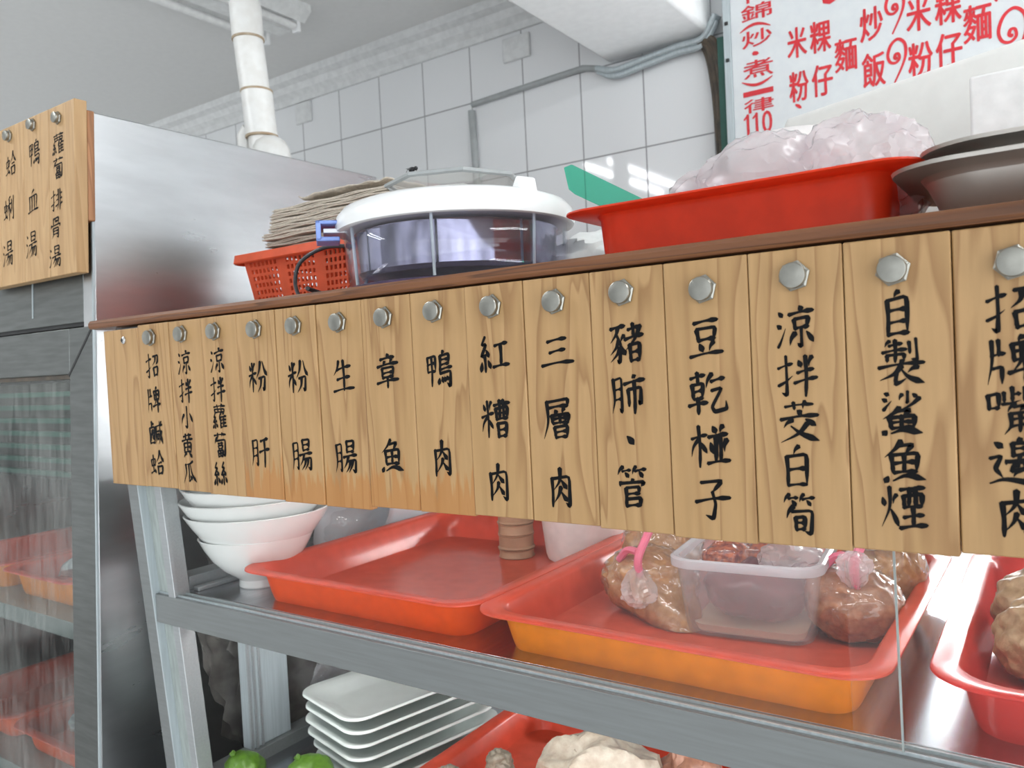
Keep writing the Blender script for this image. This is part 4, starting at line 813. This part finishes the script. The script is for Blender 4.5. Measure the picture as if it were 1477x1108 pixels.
for cz_, sg_ in ((2.310, 1), (2.176, -1)):   # turned brackets
    P = [Vector((-.655+a*.041, cz_+sg_*.014*math.cos(a*PI/2))) for a in [i/8-1 for i in range(17)]]
    bm = B(); ribbon(bm, P, (.3, .8, 1, 1, .8, .3), .008, yy); link('printed_bracket', bm, 'red', sg, smooth=False)
bm = B(); ribbon(bm, [Vector((-.662, 2.247)), Vector((-.656, 2.246)), Vector((-.652, 2.245))], (1, 1, 1, 1, 1, 1), .011, yy)
link('printed_dot', bm, 'red', sg, smooth=False)
for ch, x, z, w_, h_ in (('米', -.547, 2.246, .048, .078), ('粿', -.488, 2.246, .050, .080), ('粉', -.546, 2.132, .048, .078), ('仔', -.487, 2.134, .050, .080), ('麵', -.428, 2.184, .052, .082), ('炒', -.366, 2.244, .052, .082), ('飯', -.364, 2.131, .052, .084),
                         ('米', -.260, 2.240, .052, .082), ('粿', -.197, 2.240, .054, .082), ('粉', -.259, 2.130, .052, .082), ('仔', -.198, 2.136, .054, .082), ('麵', -.138, 2.184, .056, .086), ('炒', -.075, 2.262, .054, .082)):
    bm = B(); glyph(bm, ch, x, z, w_, h_, yy, .0014); link('printed_character', bm, 'red', sg, smooth=False)
def hook(cx, cz, s):
    # small spiral head running into a long tail
    pts = [(0, .05), (-.1, .12), (-.05, .26), (.1, .23), (.13, .0), (-.08, -.12), (-.35, .0), (-.46, .35), (-.27, .76), (.1, .9), (.43, .6), (.46, .1), (.25, -.4), (-.15, -1.0)]
    P3 = spline([(cx+a*s*.80, cz+b*s+a*s*.12, 0) for a, b in pts], 6)
    bm = B(); ribbon(bm, [Vector((p.x, p.y)) for p in P3], (1.2, .9, .9, 1, 1.0, .5), .0075, yy); link('printed_flourish', bm, 'red', sg, smooth=False)
for cx, cz, s in ((-.312, 2.262, .054), (-.311, 2.142, .054), (-.070, 2.132, .072), (-.052, 2.030, .060)): hook(cx, cz, s)
bm = B(); ribbon(bm, [Vector((-.475, 2.335)), Vector((-.462, 2.329)), Vector((-.449, 2.335))], (1, 1, 1, 1, 1, 1), .016, yy); link('printed_dot', bm, 'red', sg, smooth=False)
bm = B(); ribbon(bm, [Vector((-.556, 2.086)), Vector((-.549, 2.081)), Vector((-.544, 2.076))], (.5, 1, 1, 1, 1, .8), .009, yy)
link('printed_dot', bm, 'red', sg, smooth=False)

# ------------------------------------------------------------------ upper shelf of the case
SH = 1.0898
OB = ['bottom', 'second', 'third', 'fourth', 'top']
bxc, byc = -1.131, .138
for k in range(5):
    z = SH+[0, .036, .059, .0815, .104][k]; dx = [.0, .004, -.003, .001, -.001][k]; sc_ = [.80, 1, 1, 1, 1][k]; sh_ = [.95, 1, 1, 1, 1][k]
    bm = B(); R_ = .119*sc_
    pf = [(.040*sc_, 0), (.042*sc_, .002), (.041*sc_, .014), (.048*sc_, .019), (.072*sc_, .034), (.093*sc_, .053), (.108*sc_, .074), (R_-.0015, .090), (R_, .0925), (R_-.002, .0935), (R_-.006, .090), (.103*sc_, .074), (.087*sc_, .054), (.064*sc_, .036), (.03*sc_, .025), (.001, .023)]
    lathe(bm, [(r, q*sh_) for r, q in pf], (bxc+dx, byc+dx*.5, z), 64)
    tag(link('rice_bowl', bm, 'porcelain'), ['bottom and smallest white bowl of the stack beside the case post', 'second white bowl from below in the stack beside the case post', 'middle white bowl of the stack beside the case post', 'second white bowl from the top of the stack beside the case post', 'top white bowl of the stack, half hidden by the menu planks'][k], 'bowl', 'white bowls stacked on the upper shelf')
# clear bags behind the bowls
bm = B(); sheet(bm, (-1.19, .30, SH+.004), (.03, .46, 0), (.02, -.03, .21), 22, 14, lambda u, v: .035*ridge(u, v*.7, 2, 2.5)+.03*math.sin(v*2))
tag(solid(link('zip_bag', bm, 'zbag'), .0006), 'clear zip bag standing behind the bowls, left of the orange tray', 'bag')
bm = B(); sheet(bm, (-1.118, .42, SH+.004), (.01, .36, 0), (.03, -.01, .20), 18, 12, lambda u, v: .03*ridge(u+2, v*.7, 5, 2.2))
tag(solid(link('zip_bag', bm, 'zbag'), .0006), 'second clear bag behind the first zip bag on the upper shelf', 'bag')
bm = B(); blob(bm, (-1.165, .42, SH+.05), (.045, .09, .05), .35, 2.2, 6, 4, ridge=True, flat=.05); tag(link('clear_bag', bm, 'bag'), 'crumpled clear bag at the bottom of the standing zip bags', 'bag')
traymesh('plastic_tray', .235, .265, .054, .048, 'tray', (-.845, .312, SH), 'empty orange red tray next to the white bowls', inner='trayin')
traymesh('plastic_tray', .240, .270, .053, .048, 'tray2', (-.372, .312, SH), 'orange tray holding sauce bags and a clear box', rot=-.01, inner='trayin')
traymesh('plastic_tray', .235, .270, .056, .055, 'tray3', (.128, .325, SH), 'pinkish red tray with brown fish cakes at the right edge')
TF = SH+.0037
# stack of round tan cards in the left tray, white tub
t = thing('card_roll', 'column of tan rolled wrappers standing in the empty orange tray', 'wrapper stack', (-.820, .462, TF))
for k in range(4):
    z0 = TF+[0, .016, .042, .062][k]; z1 = TF+[.016, .042, .062, .15][k]
    bm = B(); lathe(bm, [(.031, z0), (.033+.001*(k % 2), z0+.002), (.0315, z0+.005), (.0315, z1-.003), (.033, z1-.001), (.031, z1)], (-.820, .462, 0), 32); link('wrapper_ring', bm, 'tan', t)
bm = B(); lathe(bm, [(.062, 0), (.068, .003), (.071, .012), (.082, .12), (.085, .122), (.080, .123), (.068, .012), (.001, .006)], (-.700, .505, TF), 48); tag(link('plastic_tub', bm, 'cup'), 'white plastic tub at the far right of the empty orange tray', 'tub')
# milky food box
cx_, cy_ = -.330, .304; rot = .10
fb = thing('food_box', 'milky clear plastic box of dark bundles between the sauce bags', 'food container', (cx_, cy_, TF))
bm = B(); loft(bm, [(.068, .078, .018, 0), (.076, .086, .024, .004), (.082, .092, .03, .05), (.086, .096, .032, .086), (.091, .101, .034, .089), (.0915, .1015, .034, .098), (.089, .099, .034, .099), (.083, .093, .031, .088), (.079, .089, .028, .05), (.072, .082, .022, .006)], (cx_, cy_, TF), rot, 8)
link('box_body', bm, 'box', fb)
bm = B(); loft(bm, [(.0862, .0962, .032, .0865), (.0925, .1025, .034, .0885), (.0928, .1028, .034, .0985), (.0895, .0995, .034, .1005), (.0835, .0935, .031, .0985), (.083, .093, .031, .0900)], (cx_, cy_, TF), rot, 8, False, False); link('box_rim', bm, 'milkrim', fb)
ca, sa = math.cos(rot), math.sin(rot)
def fbp(x, y, z): return (cx_+x*ca-y*sa, cy_+x*sa+y*ca, TF+z)
bm = B(); hexa(bm, [fbp(x, y, z) for x in (.0842, .0850) for y in (-.030, .026) for z in (.045, .080)]); lb = link('paper_label', bm, 'label', fb)
bm = B(); hexa(bm, [fbp(x, y, z) for x in (.0851, .0855) for y in (.030, .062) for z in (.045, .080)]); link('barcode_label', bm, 'barcode', fb)
bm = B(); blob(bm, fbp(.003, -.002, .048), (.067, .078, .041), .12, 2.0, 2, 4, flat=.035); tag(link('sauce_packet', bm, 'maroon'), 'dark maroon packed filling inside the milky box', 'food')
for j, (x, y, s_, mt_, lb_) in enumerate(((-.035, -.01, .030, 'char', 'orange red sauce bag tip poking out at the left inside the milky box'), (.012, .012, .034, 'char', 'clear bag with dark red oil in the middle of the milky box'))):
    bm = B(); blob(bm, fbp(x, y, .086), (s_, s_, .020), .2, 1.6, 20+j, 4); blob(bm, fbp(x, y, .108), (.008, .008, .014), .3, 3, 22+j, 2)
    tt = thing('sauce_bag', lb_, 'sauce bag', fbp(x, y, .06)); link('oil_filling', bm, mt_, tt)
    bm = B(); blob(bm, fbp(x, y, .088), (s_*1.12, s_*1.12, .025), .25, 2.2, 30+j, 4, ridge=True); link('film', bm, 'bag', tt)
bm = B(); blob(bm, fbp(.045, -.01, .090), (.032, .045, .018), .45, 2.6, 40, 4, ridge=True); tag(link('clear_bag', bm, 'wbag'), 'empty crumpled clear bag at the right inside the milky box', 'bag')
bm = B(); loft(bm, [(.0655, .0755, .018, .0045), (.0685, .0785, .02, .014)], (cx_, cy_, TF), rot, 6); tag(link('liner_paper', bm, 'cream'), 'cream paper lining the bottom of the milky box', 'paper')
# sauce bags
def saucebag(label, c, rad, mat, seed, corner=None, knot=None, tie=False, knotdir=(-.2, -.5, .6), tail=.04):
    t = thing('sauce_bag', label, 'sauce bag', (c[0], c[1], TF))
    bm = B(); C_ = Vector((c[0], c[1], TF+rad[2]*.92))
    def sh(q):
        if corner:
            for cv, pw in corner:
                d = max(0, q.normalized().dot(Vector(cv).normalized())); q = q*(1+pw*d**9)
        return q
    blob(bm, C_, rad, .20, 1.9, seed, 5, ridge=True, flat=rad[2]*.9, shape=sh); o = link('sauce_filling', bm, mat, t)
    bm = B(); blob(bm, C_+Vector((0, 0, .002)), [r*1.025 for r in rad], .16, 3.0, seed+50, 5, ridge=True, flat=rad[2]*.915, shape=sh); link('bag_film', bm, 'bag', t)
    if knot:
        K = Vector(knot); D = Vector(knotdir).normalized()
        bm = B(); q_ = D.to_track_quat('Z', 'Y').to_matrix().to_4x4()
        def fan(q):   # gathered neck widening into a crumpled fan
            t_ = (q.z+1)/2; wv = .35+.75*t_; an = math.atan2(q.y, q.x)
            return Vector((q.x*wv*(1+.22*math.sin(an*7+q.z*3)), q.y*wv*.8*(1+.22*math.cos(an*6)), q.z))
        blob(bm, (0, 0, 0), (tail*.55, tail*.5, tail*.8), .30, 2.6, seed+80, 4, ridge=True, shape=fan)
        bmesh.ops.transform(bm, matrix=Matrix.Translation(K+D*tail*.35)@q_, verts=bm.verts)
        link('bag_ruffle', bm, 'ruffle', t, smooth=False)
        if tie:
            bm = B(); tube(bm, spline([K+Vector((.004, .0, -.008)), K+Vector((.002, -.004, .02)), K+Vector((.01, .01, .05)), K+Vector((.02, .02, .075))]), [.004, .004]+[.0055]*23, 8)
            tube(bm, spline([K+Vector((0, 0, .03)), K+Vector((-.02, .01, .028)), K+Vector((-.036, .015, .012))]), .005, 6)
            link('pink_tie', bm, 'pink', t)
    return t
saucebag('brown sauce bag with pointed corner at the front left of the orange tray', (-.475, .285), (.064, .050, .044), 'sauce', 1, [((.75, -.80, -.75), 1.0)], (-.470, .240, TF+.062), True, (.25, -.6, -.55), .04)
saucebag('brown sauce bag behind the pointed one, against the milky box', (-.500, .385), (.056, .050, .062), 'sauce', 2, None, (-.440, .36, TF+.10), False, (.3, -.3, .7), .03)
saucebag('crumpled bag of brown meat sauce in front of the right tray edge', (-.212, .300), (.052, .050, .042), 'sauce2', 3, [((-.6, -.3, .6), .2)], (-.205, .268, TF+.074), True, (.1, -.35, .9), .035)
saucebag('brown sauce bag at the right edge behind the crumpled meat bag', (-.196, .415), (.046, .052, .055), 'sauce', 4, None, (-.20, .37, TF+.10), False, (.5, -.3, .4), .04)
saucebag('small brown sauce bag farthest back in the right tray corner', (-.22, .515), (.046, .036, .045), 'sauce', 5)
# fish cakes
for k, (x, y, z, r, lab) in enumerate(((-.016, .335, 0, (.055, .05, .052), 'brown fish cake at the back of the pinkish tray'), (-.012, .240, 0, (.050, .042, .046), 'brown fish cake at the front of the pinkish tray'))):
    bm = B(); blob(bm, (x, y, TF+r[2]*.9), r, .16, 2.0, 60+k, 5, flat=r[2]*.89); tag(link('fish_cake', bm, 'loaf'), lab, 'fish cake', 'fish cakes in the pinkish tray')

# ------------------------------------------------------------------ lower shelf
LS = .7498
prx, pry, prot = -.996, .318, math.radians(-14)
OP = ['bottom', 'second lowest', 'third lowest', 'third from the top', 'second from the top', 'top']
for k in range(6):
    z = LS+.0222*k; dx = [.012, .010, .004, .002, .003, 0][k]
    bm = B(); secs = [(.055, .110, .03, 0), (.059, .114, .03, .003), (.078, .133, .035, .012), (.0935, .1485, .034, .0195), (.0965, .1515, .036, .0215), (.096, .151, .036, .0245), (.0945, .1495, .035, .0255), (.077, .132, .034, .0165), (.057, .11, .03, .007)]
    loft(bm, secs, (prx+dx, pry+dx, z), prot, 8)
    tag(link('oblong_plate', bm, 'melamine', angle=60), '%s pale oblong plate of the stack on the lower shelf' % OP[k], 'plate', 'pale plates stacked on the lower shelf')
for c, r, s, lab in (((-1.152, .100), (.036, .033, .030), 1, 'left green fruit in front of the case side post'), ((-.998, .110), (.045, .040, .044), 2, 'right green fruit in front of the plate stack')):
    bm = B(); blob(bm, (c[0], c[1], LS+r[2]*.97), r, .10, 2.4, s, 4, flat=r[2]*.965)
    tt = thing('green_fruit', lab, 'fruit', (c[0], c[1], LS)); link('fruit_skin', bm, 'lime', tt)
    bm = B(); blob(bm, (c[0]-.015, c[1]-.01, LS+r[2]*1.93), (.006, .005, .005), .4, 3, 9, 2); link('stem_end', bm, 'lime', tt)
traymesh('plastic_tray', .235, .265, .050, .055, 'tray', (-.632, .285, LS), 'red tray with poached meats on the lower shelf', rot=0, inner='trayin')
LT = LS+.0037
def meatthing(name, label, c, rad, mat, seed, amp=.35, fr_=2.2, rg=False, cat='meat', extra=()):
    bm = B(); blob(bm, (c[0], c[1], LT+rad[2]*.9), rad, amp, fr_, seed, 5, ridge=rg, flat=rad[2]*.88)
    for q, r in extra: blob(bm, (c[0]+q[0], c[1]+q[1], LT+q[2]), r, amp, fr_*1.3, seed+5, 4)
    return tag(link(name, bm, mat), label, cat)
meatthing('poached_meat', 'large pale poached chicken chunk in the lower red tray', (-.565, .290), (.086, .06, .064), 'meat', 7, .55, 1.25, True, 'meat', (((-.020, -.005, .085), (.026, .024, .036)), ((.035, .01, .08), (.038, .03, .026))))
meatthing('trotter_piece', 'grey gelatinous trotter piece standing upright in the lower red tray', (-.735, .262), (.026, .022, .046), 'feet', 8, .20, 1.5, False, 'meat', (((0, 0, .072), (.020, .018, .018)),))
meatthing('trotter_piece', 'grey gelatinous trotter piece lying left of the upright one', (-.775, .225), (.045, .024, .030), 'feet', 9, .22, 1.6, False, 'meat', (((-.03, 0, .045), (.022, .02, .018)),))
meatthing('pink_meat', 'pinkish brown meat lump at the right of the pale chicken chunk', (-.455, .36), (.05, .06, .065), 'pinkmeat', 10, .25, 2)
traymesh('plastic_tray', .16, .24, .050, .05, 'tray3', (-.195, .33, LS), 'red tray with a clear bag, farther right on the lower shelf')
bm = B(); blob(bm, (-.255, .33, LT+.045), (.06, .08, .047), .4, 2.4, 14, 4, ridge=True, flat=.043); tag(link('clear_bag', bm, 'bag'), 'clear bag in the lower right red tray, just under the rail', 'bag')
bm = B(); blob(bm, (-1.165, .42, LS+.085), (.028, .13, .085), .45, 2.2, 16, 4, ridge=True, flat=.085); tag(link('clear_bag', bm, 'bag'), 'crumpled clear bag behind the side post on the lower shelf', 'bag')

bm = B(); blob(bm, (-1.318, .50, .96), (.036, .30, .34), .35, 2.6, 33, 5, ridge=True); tag(link('plastic_bundle', bm, 'grime'), 'dark crumpled plastic bundle wedged between the fridge and the display case', 'bundle')
